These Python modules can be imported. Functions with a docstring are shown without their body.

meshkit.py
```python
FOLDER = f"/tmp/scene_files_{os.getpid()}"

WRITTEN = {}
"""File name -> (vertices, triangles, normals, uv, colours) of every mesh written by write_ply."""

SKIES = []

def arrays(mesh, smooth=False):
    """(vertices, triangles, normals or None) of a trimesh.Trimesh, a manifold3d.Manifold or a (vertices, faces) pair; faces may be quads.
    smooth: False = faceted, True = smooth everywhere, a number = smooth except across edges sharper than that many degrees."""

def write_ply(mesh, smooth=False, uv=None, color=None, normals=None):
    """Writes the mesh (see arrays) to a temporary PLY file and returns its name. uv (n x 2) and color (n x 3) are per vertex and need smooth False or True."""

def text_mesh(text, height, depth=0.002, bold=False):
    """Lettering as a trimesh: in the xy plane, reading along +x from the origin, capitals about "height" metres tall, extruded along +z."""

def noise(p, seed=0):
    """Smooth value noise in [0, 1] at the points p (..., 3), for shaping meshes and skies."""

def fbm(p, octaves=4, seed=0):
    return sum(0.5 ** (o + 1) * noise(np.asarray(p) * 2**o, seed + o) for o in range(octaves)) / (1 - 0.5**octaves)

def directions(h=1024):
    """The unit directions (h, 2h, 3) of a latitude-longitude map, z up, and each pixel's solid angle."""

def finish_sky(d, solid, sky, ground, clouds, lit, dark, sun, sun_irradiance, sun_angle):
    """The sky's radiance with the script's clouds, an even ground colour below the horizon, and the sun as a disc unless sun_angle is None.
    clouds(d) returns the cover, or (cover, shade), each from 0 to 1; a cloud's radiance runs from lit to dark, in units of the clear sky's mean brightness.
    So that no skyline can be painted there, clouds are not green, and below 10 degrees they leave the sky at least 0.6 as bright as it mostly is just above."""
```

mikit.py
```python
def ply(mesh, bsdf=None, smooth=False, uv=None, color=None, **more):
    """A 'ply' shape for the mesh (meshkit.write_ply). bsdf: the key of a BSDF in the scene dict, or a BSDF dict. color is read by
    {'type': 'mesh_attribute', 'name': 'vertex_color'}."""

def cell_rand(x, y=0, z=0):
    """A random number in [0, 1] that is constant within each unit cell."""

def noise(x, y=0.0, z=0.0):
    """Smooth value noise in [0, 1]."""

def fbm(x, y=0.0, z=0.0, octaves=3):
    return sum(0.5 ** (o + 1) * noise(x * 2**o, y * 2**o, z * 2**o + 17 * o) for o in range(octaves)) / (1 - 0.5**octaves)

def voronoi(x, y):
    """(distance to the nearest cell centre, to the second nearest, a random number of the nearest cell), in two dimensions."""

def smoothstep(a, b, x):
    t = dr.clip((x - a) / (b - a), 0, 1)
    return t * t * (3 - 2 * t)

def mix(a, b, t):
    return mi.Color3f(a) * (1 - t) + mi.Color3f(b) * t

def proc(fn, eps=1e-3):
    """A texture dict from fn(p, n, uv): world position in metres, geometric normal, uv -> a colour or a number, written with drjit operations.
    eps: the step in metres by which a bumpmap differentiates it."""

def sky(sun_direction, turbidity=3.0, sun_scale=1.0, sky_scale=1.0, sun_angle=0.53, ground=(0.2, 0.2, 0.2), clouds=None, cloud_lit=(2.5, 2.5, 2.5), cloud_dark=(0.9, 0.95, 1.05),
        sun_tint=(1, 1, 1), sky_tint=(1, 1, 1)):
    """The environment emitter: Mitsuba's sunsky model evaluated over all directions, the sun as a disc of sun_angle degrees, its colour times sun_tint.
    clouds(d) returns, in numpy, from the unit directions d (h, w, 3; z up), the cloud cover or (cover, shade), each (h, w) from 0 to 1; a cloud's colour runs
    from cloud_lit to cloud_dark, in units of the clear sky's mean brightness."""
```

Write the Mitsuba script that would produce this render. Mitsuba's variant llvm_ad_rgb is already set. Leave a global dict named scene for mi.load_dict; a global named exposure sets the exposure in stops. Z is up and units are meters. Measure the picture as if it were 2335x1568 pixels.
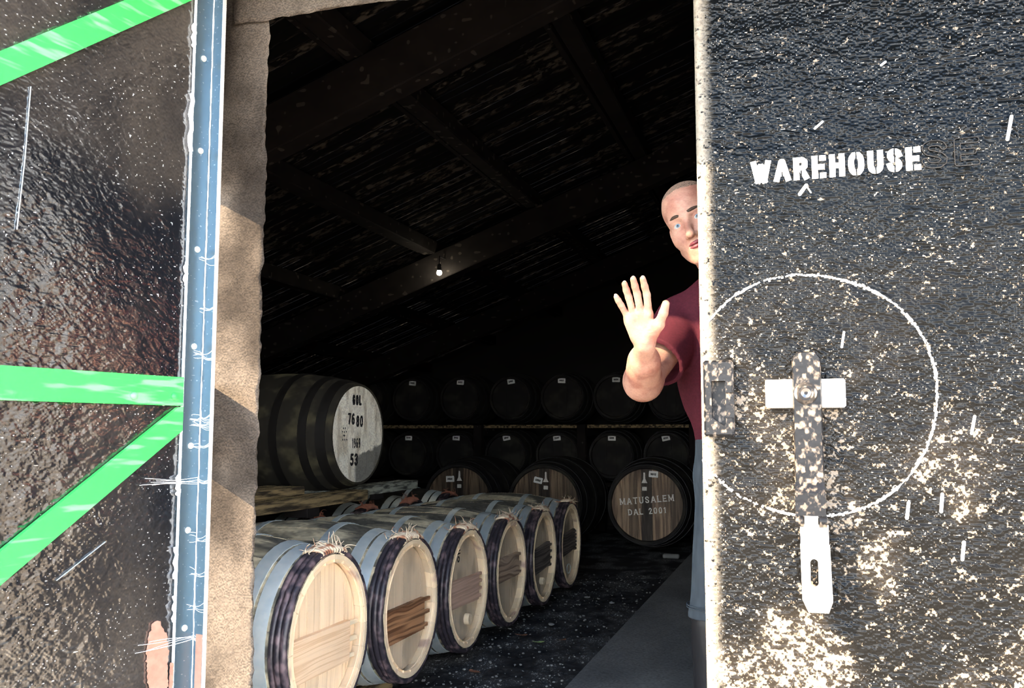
import math, random
import numpy as np, trimesh, manifold3d as m3, shapely
from shapely.geometry import Polygon, LineString, Point, box as sbox
from shapely.ops import unary_union
from shapely import affinity
import drjit as dr
import mitsuba as mi
import mikit, meshkit
from mikit import proc, noise, fbm, voronoi, cell_rand, smoothstep, mix, ply

T = mi.ScalarTransform4f
random.seed(7)
RNG = np.random.default_rng(11)
scene, labels = {}, {}

# ------------------------------------------------------------------ camera, sky, sun, exposure
YAW, PITCH = math.radians(17.44), math.radians(5.6)
fwd = np.array([-math.sin(YAW) * math.cos(PITCH), math.cos(YAW) * math.cos(PITCH), math.sin(PITCH)])
eye = np.array([0.0, 0.0, 1.05])
scene['camera'] = {'type': 'perspective', 'fov': math.degrees(2 * math.atan(1167.5 / 2100.0)), 'fov_axis': 'x',
                   'to_world': T().look_at(origin=eye.tolist(), target=(eye + fwd).tolist(), up=[0, 0, 1]), 'near_clip': 0.02, 'far_clip': 500.0}
SUN = np.array([-1.0, -1.0, 0.95]); SUN /= np.linalg.norm(SUN)


def clouds(d):
    el = np.degrees(np.arcsin(np.clip(d[..., 2], -1, 1)))
    q = d / (np.abs(d[..., 2:3]) + 0.35)
    n = meshkit.fbm(q * 2.6 + 5.0, 5, 3)
    cover = np.clip((n - 0.47) * 5.0, 0, 1)
    bank = np.clip((19 - el) / 5.0, 0, 1)            # a bank of fair-weather cloud along the horizon
    bank = bank * np.clip(0.75 + (n - 0.45) * 4.0, 0, 1)
    return np.maximum(0.18 * cover * np.clip((el - 2) / 10, 0, 1), bank), np.clip((meshkit.fbm(q * 4.0, 4, 9) - 0.45) * 2, 0, 1)


scene['sky'] = mikit.sky(SUN.tolist(), turbidity=3.0, sun_scale=0.7, sky_scale=1.1, ground=(0.32, 0.29, 0.25), clouds=clouds,
                         cloud_lit=(10.0, 9.8, 9.4), cloud_dark=(3.0, 3.2, 3.5), sun_tint=(1.0, 0.95, 0.86), sky_tint=(0.82, 1.0, 1.14))
exposure = 4.2

# ------------------------------------------------------------------ helpers


def numbered(key):
    if key not in USED:
        USED.add(key)
        return key
    i = 1
    while f'{key}_{i:03d}' in USED:
        i += 1
    key = f'{key}_{i:03d}'
    USED.add(key)
    return key


USED = set()


def tag(key, label=None, category=None, group=None, kind=None):
    d = {k: v for k, v in dict(label=label, category=category, group=group, kind=kind).items() if v}
    if d:
        labels[key] = d


def thing(name, label, category, group=None):
    key = numbered(name)
    tag(key, label, category, group)
    return key


def put(name, mesh, mat, parent=None, smooth=False, uv=None, place=None, label=None, kind=None, **kw):
    key = numbered(f'{parent}__{name}' if parent else name)
    d = mesh if isinstance(mesh, dict) else ply(mesh, mat, smooth, uv=uv)
    if isinstance(mesh, dict) and mat:
        d = {**d, 'bsdf': {'type': 'ref', 'id': mat}}
    if place is not None:
        d = {**d, 'to_world': place}
    scene[key] = d
    tag(key, label=label, kind=kind, **kw)
    return key


def TM(mesh):
    if isinstance(mesh, m3.Manifold):
        m = mesh.to_mesh()
        return trimesh.Trimesh(m.vert_properties[:, :3], m.tri_verts, process=False)
    return mesh


def cat(ms):
    return trimesh.util.concatenate([TM(m) for m in ms])


def hullp(pts):
    return m3.Manifold.hull_points(np.asarray(pts, float))


def cbox(x0, x1, y0, y1, z0, z1, b=0.003):
    """A box with chamfered edges (Manifold)."""
    pts = []
    for sx, xa in ((1, x0), (-1, x1)):
        for sy, ya in ((1, y0), (-1, y1)):
            for sz, za in ((1, z0), (-1, z1)):
                pts += [[xa, ya + sy * b, za + sz * b], [xa + sx * b, ya, za + sz * b], [xa + sx * b, ya + sy * b, za]]
    return hullp(pts)


def frame(ax):
    """An orthonormal frame whose third column is ax."""
    z = np.asarray(ax, float); z = z / np.linalg.norm(z)
    x = np.cross([0, 0, 1] if abs(z[2]) < 0.9 else [1, 0, 0], z); x /= np.linalg.norm(x)
    return np.stack([x, np.cross(z, x), z], 1)


def bar(p, q, w, h, b=0.003, up=(0, 0, 1)):
    """A chamfered bar from p to q: w wide, h high (h along up)."""
    p, q = np.asarray(p, float), np.asarray(q, float)
    x = q - p; L = np.linalg.norm(x); x /= L
    y = np.cross(up, x); y /= np.linalg.norm(y); z = np.cross(x, y)
    m = TM(cbox(0, L, -w / 2, w / 2, -h / 2, h / 2, b))
    M = np.eye(4); M[:3, 0], M[:3, 1], M[:3, 2], M[:3, 3] = x, y, z, p
    m.apply_transform(M)
    return m


def tube(pts, r, sides=6, caps=True):
    p = np.asarray(pts, float)
    r = np.broadcast_to(np.asarray(r, float), (len(p),))
    t = np.gradient(p, axis=0); t /= np.linalg.norm(t, axis=1, keepdims=True) + 1e-12
    a = np.cross(t, np.where(np.abs(t[:, 2:]) < 0.8, [0, 0, 1.0], [1.0, 0, 0])); a /= np.linalg.norm(a, axis=1, keepdims=True) + 1e-12
    b = np.cross(t, a)
    ang = np.arange(sides) * 2 * np.pi / sides
    v = (p[:, None] + r[:, None, None] * (np.cos(ang)[None, :, None] * a[:, None] + np.sin(ang)[None, :, None] * b[:, None])).reshape(-1, 3)
    i, j = np.meshgrid(np.arange(len(p) - 1), np.arange(sides), indexing='ij')
    q = np.stack([i * sides + j, i * sides + (j + 1) % sides, (i + 1) * sides + (j + 1) % sides, (i + 1) * sides + j], -1).reshape(-1, 4)
    f = np.vstack([q[:, [0, 1, 2]], q[:, [0, 2, 3]]])
    if caps:
        n = len(v); v = np.vstack([v, p[:1], p[-1:]])
        k = np.arange(sides)
        f = np.vstack([f, np.stack([k * 0 + n, (k + 1) % sides, k], 1), np.stack([k * 0 + n + 1, (len(p) - 1) * sides + k, (len(p) - 1) * sides + (k + 1) % sides], 1)])
    return trimesh.Trimesh(v, f, process=False)


def grid_mesh(P):
    """A quad grid (n, m, 3) as a mesh."""
    n, m = P.shape[:2]
    i, j = np.meshgrid(np.arange(n - 1), np.arange(m - 1), indexing='ij')
    a = i * m + j
    q = np.stack([a, a + m, a + m + 1, a + 1], -1).reshape(-1, 4)
    return trimesh.Trimesh(P.reshape(-1, 3), np.vstack([q[:, [0, 1, 2]], q[:, [0, 2, 3]]]), process=False)


def lathe(prof, n=48, a0=0.0, a1=2 * math.pi, axis='x'):
    """Revolve (x, r) points round the x axis."""
    prof = np.asarray(prof, float)
    full = abs(a1 - a0 - 2 * math.pi) < 1e-6
    ang = np.linspace(a0, a1, n + 1)
    P = np.stack([np.stack([prof[:, 0], prof[:, 1] * math.cos(a), prof[:, 1] * math.sin(a)], 1) for a in ang])
    return grid_mesh(P)


def extrude(poly, depth):
    gs = [g for g in getattr(poly, 'geoms', [poly]) if g.area > 1e-9]
    return cat([trimesh.creation.extrude_polygon(g, depth, engine='earcut') for g in gs])


def roughened(m, edge, amp, freq, seed=0):
    """Cut a mesh finer and push its surface about with noise."""
    man = m if isinstance(m, m3.Manifold) else None
    man = man.refine_to_length(edge)
    t = TM(man)
    t.merge_vertices()
    d = (meshkit.fbm(t.vertices * freq, 4, seed) - 0.5)[:, None] * t.vertex_normals * 2 * amp
    t.vertices = t.vertices + d
    return t


# stroke lettering: polylines on a grid 1 high
GL = {
    'W': (1.05, [[(0, 1), (.28, 0)], [(.28, 0), (.52, .8)], [(.52, .8), (.77, 0)], [(.77, 0), (1.05, 1)]]),
    'A': (.8, [[(0, 0), (.36, 1), (.44, 1), (.8, 0)], [(.16, .3), (.64, .3)]]),
    'R': (.7, [[(0, 0), (0, 1)], [(0, 1), (.45, 1), (.62, .88), (.62, .62), (.45, .5), (0, .5)], [(.36, .5), (.68, 0)]]),
    'E': (.62, [[(0, 0), (0, 1)], [(0, 1), (.6, 1)], [(0, .5), (.5, .5)], [(0, 0), (.6, 0)]]),
    'H': (.7, [[(0, 0), (0, 1)], [(.68, 0), (.68, 1)], [(0, .5), (.68, .5)]]),
    'O': (.72, [[(.2, 0), (.05, .15), (.0, .35), (0, .65), (.05, .85), (.2, 1), (.5, 1), (.65, .85), (.7, .65), (.7, .35), (.65, .15), (.5, 0), (.2, 0)]]),
    'U': (.7, [[(0, 1), (0, .3), (.06, .1), (.2, 0), (.48, 0), (.62, .1), (.68, .3), (.68, 1)]]),
    'S': (.66, [[(.62, .8), (.55, .94), (.42, 1), (.2, 1), (.06, .92), (.02, .76), (.1, .6), (.52, .42), (.62, .28), (.6, .12), (.45, 0), (.2, 0), (.06, .07), (0, .22)]]),
    'M': (.95, [[(0, 0), (0, 1)], [(0, 1), (.46, .15)], [(.46, .15), (.92, 1)], [(.92, 1), (.92, 0)]]),
    'T': (.7, [[(.35, 0), (.35, 1)], [(0, 1), (.7, 1)]]),
    'L': (.58, [[(0, 1), (0, 0)], [(0, 0), (.56, 0)]]),
    'D': (.72, [[(0, 0), (0, 1)], [(0, 1), (.4, 1), (.62, .84), (.7, .6), (.7, .4), (.62, .16), (.4, 0), (0, 0)]]),
    'G': (.7, [[(.66, .82), (.5, 1), (.2, 1), (.03, .8), (0, .5), (.03, .2), (.2, 0), (.5, 0), (.66, .12), (.66, .45), (.38, .45)]]),
    '0': (.6, [[(.18, 0), (.03, .18), (0, .5), (.03, .82), (.18, 1), (.42, 1), (.55, .82), (.58, .5), (.55, .18), (.42, 0), (.18, 0)]]),
    '1': (.3, [[(.0, .8), (.2, 1), (.2, 0)]]),
    '2': (.6, [[(.02, .76), (.12, .95), (.3, 1), (.48, .94), (.56, .76), (.5, .55), (.02, 0), (.58, 0)]]),
    '3': (.6, [[(.02, .85), (.15, 1), (.42, 1), (.55, .85), (.53, .65), (.3, .52)], [(.3, .52), (.54, .4), (.57, .18), (.42, 0), (.15, 0), (0, .15)]]),
    '5': (.6, [[(.54, 1), (.08, 1), (.05, .56), (.3, .62), (.5, .52), (.57, .32), (.5, .1), (.3, 0), (.12, .02), (0, .14)]]),
    '6': (.6, [[(.5, .92), (.3, 1), (.1, .82), (.01, .5), (.03, .18), (.18, 0), (.42, 0), (.56, .16), (.56, .4), (.42, .55), (.18, .55), (.04, .4)]]),
    '7': (.58, [[(0, 1), (.56, 1), (.2, 0)]]),
    '8': (.6, [[(.3, .54), (.08, .64), (.05, .86), (.18, 1), (.42, 1), (.54, .86), (.52, .64), (.3, .54), (.06, .42), (0, .2), (.16, 0), (.44, 0), (.58, .2), (.54, .42), (.3, .54)]]),
    '9': (.6, [[(.08, .08), (.28, 0), (.48, .16), (.57, .5), (.55, .82), (.4, 1), (.16, 1), (.02, .84), (.02, .6), (.16, .45), (.4, .45), (.54, .6)]]),
    ' ': (.4, []),
}


def letters(text, h, w=.2, gap=.28, stencil=True, serif=False, sx=1.0):
    """[(character, polygon)] of stencil lettering, capitals h metres tall, starting at the origin; w is the stroke's width, in heights."""
    out, x = [], 0.0
    for ch in text:
        wd, lines = GL[ch]
        polys = [LineString([(x + a * sx, b * (1 - w) + w / 2) for a, b in ln]).buffer(w / 2, cap_style=3 if stencil or serif else 1, join_style=1, resolution=3) for ln in lines]
        if serif:
            for ln in lines:
                for a, b in (ln[0], ln[-1]):
                    if b in (0, 1):
                        polys.append(sbox(x + a * sx - .16, b * .93, x + a * sx + .16, b * .93 + .07))
        if polys:
            g = unary_union(polys)
            if stencil and ch in 'OSAR069852GU3D':
                g = g.difference(sbox(x + wd * sx / 2 - .022, -1, x + wd * sx / 2 + .022, 2 if ch not in 'RA' else .42))
            if stencil and ch in 'EH':
                g = g.difference(sbox(x + w * .56, -1, x + w * .56 + .05, .34)).difference(sbox(x + w * .56, .66, x + w * .56 + .05, 2))
            out.append((ch, affinity.scale(g, h, h, origin=(0, 0))))
        x += wd * sx + w + gap
    return out


def on_wall(poly, depth, origin, xdir, ydir):
    """Extrude a 2-D polygon and lay it in 3-D: its x along xdir, its y along ydir, its depth along their cross product."""
    m = extrude(poly, depth)
    M = np.eye(4); M[:3, 0] = xdir; M[:3, 1] = ydir; M[:3, 2] = np.cross(xdir, ydir); M[:3, 3] = origin
    m.apply_transform(M)
    return m
# ------------------------------------------------------------------ materials


def rgb(*c):
    return {'type': 'rgb', 'value': list(c)}


def mat(name, color, rough=0.6, metallic=0.0, spec=0.5, bump=None, bscale=0.001, eps=1e-3, **kw):
    col = color if isinstance(color, dict) else proc(color) if callable(color) else rgb(*color)
    b = {'type': 'principled', 'base_color': col, 'roughness': proc(rough) if callable(rough) else rough, 'metallic': metallic, **({} if 'eta' in kw else {'specular': spec}), **kw}
    if bump is not None:
        b = {'type': 'bumpmap', 'tex': proc(bump, eps), 'scale': bscale, 'bsdf': b}
    scene[name] = {'type': 'twosided', 'bsdf': b}


def C3(a):
    return mi.Color3f(*a)


def wrinkle(p, n, uv):
    w = 2.0 * noise(p.x * 30, p.y * 30, p.z * 30)
    a = noise(p.x * 68 + w, p.y * 68, p.z * 92 + w)
    b = noise(p.x * 170, p.y * 170, p.z * 210)
    c = noise(p.x * 22, p.y * 22, p.z * 22)
    return a + b * 0.4 + c * 1.6


def door_black(p, n, uv):
    """Black gloss paint, dust and bare flecks showing through, more of them low down and along the free edge."""
    f = 0.62 * fbm(p.x * 190, p.y * 190, p.z * 150, 3) + 0.38 * noise(p.x * 70, p.y * 70, p.z * 52)
    big = fbm(p.x * 6 + 3, p.y * 6, p.z * 4.0 + 1, 4)
    low = smoothstep(1.6, 0.8, p.z)
    patch = smoothstep(0.40, 0.66, big)
    thr = 0.74 - 0.08 * low - 0.17 * low * patch - 0.03 * patch
    fleck = smoothstep(thr - 0.03, thr + 0.10, f)
    dust = (0.15 + 0.85 * patch) * low * 0.15 + 0.003
    base = mix(C3((0.004, 0.005, 0.006)), C3((0.20, 0.155, 0.11)), dust)
    base = mix(base, C3((0.36, 0.29, 0.22)), fleck * 0.85)
    base = mix(base, C3((0.4, 0.37, 0.33)), smoothstep(0.87, 0.92, noise(p.x * 240, p.y * 240, p.z * 240)) * smoothstep(0.3, 0.55, noise(p.x * 9 + 7, p.y * 9, p.z * 9)) * 0.9)
    edge = smoothstep(-0.185, -0.232, p.x + (f - 0.5) * 0.05)
    return mix(base, C3((0.42, 0.37, 0.3)), edge * smoothstep(0.36, 0.6, f + 0.15 * edge) * 0.9)


def leaf_black(p, n, uv):
    f = noise(p.x * 210, p.y * 210, p.z * 210)
    dots = smoothstep(0.86, 0.92, f) * smoothstep(0.35, 0.6, noise(p.x * 7, p.y * 7, p.z * 7))
    film = smoothstep(0.42, 0.75, fbm(p.y * 2.6 + 4, p.z * 2.0 + 1, p.x, 4)) * (0.5 + 0.5 * f)  # random beige blotches painted in place of bright reflections on the gloss
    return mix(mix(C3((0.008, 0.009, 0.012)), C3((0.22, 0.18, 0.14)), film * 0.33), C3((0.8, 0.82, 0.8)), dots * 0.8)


mat('door_paint', door_black, rough=0.14, spec=0.18, bump=wrinkle, bscale=0.0034)
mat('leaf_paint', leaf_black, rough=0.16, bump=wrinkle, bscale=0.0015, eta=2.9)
mat('iron_paint', lambda p, n, uv: mix(C3((0.012, 0.013, 0.016)), C3((0.36, 0.29, 0.23)), smoothstep(0.48, 0.8, fbm(p.x * 120, p.y * 120, p.z * 70, 4)) * 0.9), rough=0.36, spec=0.25, bump=wrinkle, bscale=0.0005)
mat('steel_blue', lambda p, n, uv: mix(C3((0.16, 0.24, 0.3)), C3((0.5, 0.55, 0.58)), smoothstep(0.84, 0.9, noise(p.x * 150, p.y * 150, p.z * 150)) * 0.6), rough=0.3, metallic=0.7, spec=0.6, bump=wrinkle, bscale=0.0003)
mat('bare_iron', (0.85, 0.78, 0.66), rough=0.4, metallic=0.1)
mat('bolt_chrome', (0.35, 0.33, 0.32), rough=0.18, metallic=0.9)
mat('green_paint', lambda p, n, uv: mix(C3((0.06, 0.72, 0.12)), C3((0.3, 0.8, 0.36)), smoothstep(0.55, 0.75, fbm(p.x * 9, p.y * 9 + p.z * 6, p.z * 50, 3)) * 0.75), rough=0.42)
mat('white_paint', (0.62, 0.6, 0.54), rough=0.6)
mat('primer', lambda p, n, uv: mix(C3((0.62, 0.33, 0.24)), C3((0.42, 0.2, 0.14)), fbm(p.x * 60, p.y * 60, p.z * 60, 3)), rough=0.8)
mat('cobweb', (0.85, 0.87, 0.88), rough=0.9)


def stone_c(p, n, uv):
    a = fbm(p.x * 6, p.y * 6, p.z * 3.5, 4)
    g = noise(p.x * 260, p.y * 260, p.z * 260)
    base = mix(C3((0.035, 0.028, 0.023)), C3((0.14, 0.116, 0.095)), smoothstep(0.3, 0.68, a))
    return base * (0.55 + 0.9 * g)


def grit(p, n, uv):
    return noise(p.x * 240, p.y * 240, p.z * 240) + 2.2 * fbm(p.x * 45, p.y * 45, p.z * 45, 3)


mat('stone', stone_c, rough=0.95, spec=0.2, bump=grit, bscale=0.0016)
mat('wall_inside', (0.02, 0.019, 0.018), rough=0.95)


def slab_c(p, n, uv):
    a = fbm(p.x * 3, p.y * 1.6, p.z, 4)
    return mix(C3((0.075, 0.077, 0.08)), C3((0.22, 0.215, 0.205)), a) * (0.8 + 0.4 * noise(p.x * 120, p.y * 120))


def gravel_c(p, n, uv):
    a = fbm(p.x * 7, p.y * 5, p.z, 4)
    g = smoothstep(0.62, 0.8, noise(p.x * 190, p.y * 130, p.z * 90))
    base = mix(C3((0.009, 0.009, 0.010)), C3((0.045, 0.045, 0.045)), smoothstep(0.3, 0.8, a))
    return mix(base, C3((0.2, 0.2, 0.2)), g * smoothstep(0.42, 0.75, a) * 0.8)


mat('slab', slab_c, rough=0.75, bump=lambda p, n, uv: fbm(p.x * 60, p.y * 60, p.z * 60, 3), bscale=0.002)
mat('gravel', gravel_c, rough=0.9, bump=lambda p, n, uv: fbm(p.x * 70, p.y * 70, p.z * 70, 3), bscale=0.012)
mat('pebble', (0.2, 0.2, 0.195), rough=0.9)
mat('yard', (0.5, 0.46, 0.39), rough=0.95)


def stave_c(p, n, uv):
    """Outside (v < 0.5): grey mould over oak. Rim and inside (v > 0.5): clean oak with a few wine stains."""
    a = fbm(p.x * 5 + 40 * uv.x, p.y * 13, p.z * 13, 4)
    b = noise(p.x * 70, p.y * 90, p.z * 90)
    up = smoothstep(0.1, 0.9, n.z)
    out = mix(C3((0.52, 0.46, 0.32)), C3((0.045, 0.047, 0.045)), dr.clip(smoothstep(0.34, 0.6, a) * 0.9 + 0.3 * up, 0, 1)) * (0.65 + 0.6 * b)
    s = fbm(p.x * 9, p.y * 9, p.z * 9, 3)
    ins = mix(C3((0.85, 0.69, 0.46)), C3((0.68, 0.54, 0.38)), fbm(p.x * 60, p.y * 14 + uv.x * 30, p.z * 14, 2))
    ins = mix(ins, C3((0.3, 0.17, 0.17)), smoothstep(0.62, 0.74, s) * 0.6) * (0.85 + 0.3 * uv.x)
    return dr.select(uv.y > 0.5, ins, out)


def grain(p, k):
    """Straight grain along z, k times finer than a board; 0 to 1."""
    w = noise(p.y * 9, p.x * 9, p.z * 2.2)
    return fbm((p.y + p.x * 0.4) * k + 5 * w, p.x * 20, p.z * 3.0, 3)


def head_c(p, n, uv):
    g = grain(p, 95)
    c = mix(C3((0.82, 0.63, 0.43)), C3((0.6, 0.44, 0.28)), smoothstep(0.35, 0.85, g)) * (0.82 + 0.32 * uv.x)
    age = uv.y                               # 0: a clean new head, 1: one greyed with age
    c = mix(c, C3((0.52, 0.45, 0.35)) * (0.6 + 0.7 * g), age * 0.75)
    m = smoothstep(0.52, 0.72, fbm(p.x * 8, p.y * 8, p.z * 5, 3))
    return mix(c, C3((0.12, 0.1, 0.085)), m * 0.55 * age)


def board_grain(light, dark, k, wav):
    def f(p, n, uv):
        w = noise(p.y * 7, p.z * 16, 3.3)
        g = fbm(p.z * k + wav * w, p.y * 4, p.x * 4, 2)
        return mix(C3(light), C3(dark), smoothstep(0.3, 0.72, g))
    return f


mat('stave', stave_c, rough=0.8, spec=0.3)
mat('head_oak', head_c, rough=0.65, spec=0.3)
mat('board_pale', board_grain((0.82, 0.6, 0.4), (0.68, 0.46, 0.28), 230, 2), rough=0.6)
mat('board_brown', board_grain((0.42, 0.22, 0.11), (0.14, 0.06, 0.03), 150, 5), rough=0.55)
mat('board_pink', board_grain((0.58, 0.4, 0.31), (0.46, 0.3, 0.23), 210, 2), rough=0.65)
mat('board_wavy', board_grain((0.5, 0.37, 0.27), (0.24, 0.16, 0.11), 95, 6), rough=0.65)
mat('board_grey', board_grain((0.15, 0.125, 0.11), (0.07, 0.06, 0.055), 170, 3), rough=0.75)
mat('galvanised', lambda p, n, uv: mix(C3((0.82, 0.88, 0.88)), C3((0.56, 0.68, 0.73)), fbm(p.x * 30, p.y * 30, p.z * 30, 3)), rough=0.42, metallic=0.55)
mat('wood_hoop', lambda p, n, uv: mix(C3((0.03, 0.026, 0.034)), C3((0.17, 0.12, 0.13)), smoothstep(0.45, 0.8, fbm(p.x * 40, p.y * 25, p.z * 25, 3))), rough=0.45)
mat('osier', lambda p, n, uv: mix(C3((0.36, 0.15, 0.08)), C3((0.75, 0.62, 0.45)), smoothstep(0.25, 0.55, noise(p.x * 60, p.y * 45, p.z * 45))), rough=0.8)
mat('osier_red', (0.4, 0.16, 0.1), rough=0.8)
mat('cork', (0.72, 0.6, 0.42), rough=0.7)
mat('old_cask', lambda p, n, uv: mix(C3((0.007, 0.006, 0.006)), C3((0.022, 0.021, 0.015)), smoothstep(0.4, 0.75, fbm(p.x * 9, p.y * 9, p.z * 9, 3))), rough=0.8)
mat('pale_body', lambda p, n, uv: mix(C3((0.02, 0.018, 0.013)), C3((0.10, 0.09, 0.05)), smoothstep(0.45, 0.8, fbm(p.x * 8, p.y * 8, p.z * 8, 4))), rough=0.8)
mat('old_hoop', (0.02, 0.02, 0.022), rough=0.55, metallic=0.4)
mat('rust_hoop', (0.012, 0.011, 0.01), rough=0.6, metallic=0.3)


def pale_head(p, n, uv):
    """Whitewashed cask head, dirty, with a dark patch low on one side."""
    a = fbm(p.y * 26, p.x * 20, p.z * 7, 4)
    c = mix(C3((0.93, 0.9, 0.78)), C3((0.58, 0.53, 0.42)), smoothstep(0.42, 0.72, a)) * (0.72 + 0.5 * noise(p.y * 160, p.z * 160, p.x * 90))
    dark_patch = smoothstep(-0.004, 0.012, (p.y - 4.50) * 0.24 - (p.z - 0.93) + (fbm(p.y * 40, p.z * 40, 1.0, 2) - 0.5) * 0.03)  # dark below a slanting, slightly ragged line
    return mix(c, C3((0.055, 0.058, 0.055)), dark_patch * 0.82 * smoothstep(4.50, 4.53, p.y))


def butt_head(p, n, uv):
    g = fbm(p.x * 70 + 4 * noise(p.x * 6, p.z * 2), p.z * 4, p.y, 3)
    c = mix(C3((0.36, 0.25, 0.155)), C3((0.13, 0.08, 0.05)), smoothstep(0.3, 0.75, g))
    return c * (0.12 + 1.15 * uv.x)


mat('pale_head', pale_head, rough=0.8)
mat('butt_head', butt_head, rough=0.6)
mat('label_white', (0.86, 0.87, 0.85), rough=0.6)
mat('ink', (0.012, 0.012, 0.014), rough=0.7)
mat('stencil_white', (0.82, 0.8, 0.74), rough=0.7)


def timber_c(p, n, uv):
    a = fbm(p.x * 10, p.y * 10, p.z * 10, 4)
    s = smoothstep(0.80, 0.86, noise(p.x * 30, p.y * 30, p.z * 30))
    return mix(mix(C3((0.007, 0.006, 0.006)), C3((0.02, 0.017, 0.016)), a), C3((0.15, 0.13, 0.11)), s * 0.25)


def sheet_c(p, n, uv):
    """Old roof sheets: soot, with bare streaks that run down the slope."""
    a = fbm(p.x * 1.6 + p.z * 1.6, p.y * 20, 2.0, 3)
    b = fbm(p.x * 24, p.y * 80, p.z * 24, 3)
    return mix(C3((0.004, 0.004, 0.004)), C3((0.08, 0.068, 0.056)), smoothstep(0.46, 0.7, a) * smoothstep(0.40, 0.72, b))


mat('timber', timber_c, rough=0.9, spec=0.15)
mat('sheet', sheet_c, rough=0.9, spec=0.1)
mat('beam_brown', lambda p, n, uv: mix(C3((0.3, 0.22, 0.11)), C3((0.03, 0.022, 0.014)), smoothstep(0.3, 0.7, fbm(p.x * 55, p.y * 9, p.z * 55, 4))), rough=0.8)
mat('beam_grey', lambda p, n, uv: mix(C3((0.36, 0.38, 0.32)), C3((0.05, 0.053, 0.047)), smoothstep(0.3, 0.7, fbm(p.x * 55, p.y * 14, p.z * 55, 4))), rough=0.8)
mat('leaf_green', (0.3, 0.4, 0.16), rough=0.6)
mat('leaf_brown', (0.2, 0.09, 0.055), rough=0.8)
# ------------------------------------------------------------------ the setting
FRONT = 2.30                      # the outer face of the front wall
JAMB, LINTEL = -1.48, 2.271       # the opening's left edge and top
ROOF = lambda x: 2.80 + 0.38 * (min(x, 1.5) + 1.95) - 0.38 * max(x - 1.5, 0)   # underside of the purlins

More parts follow.
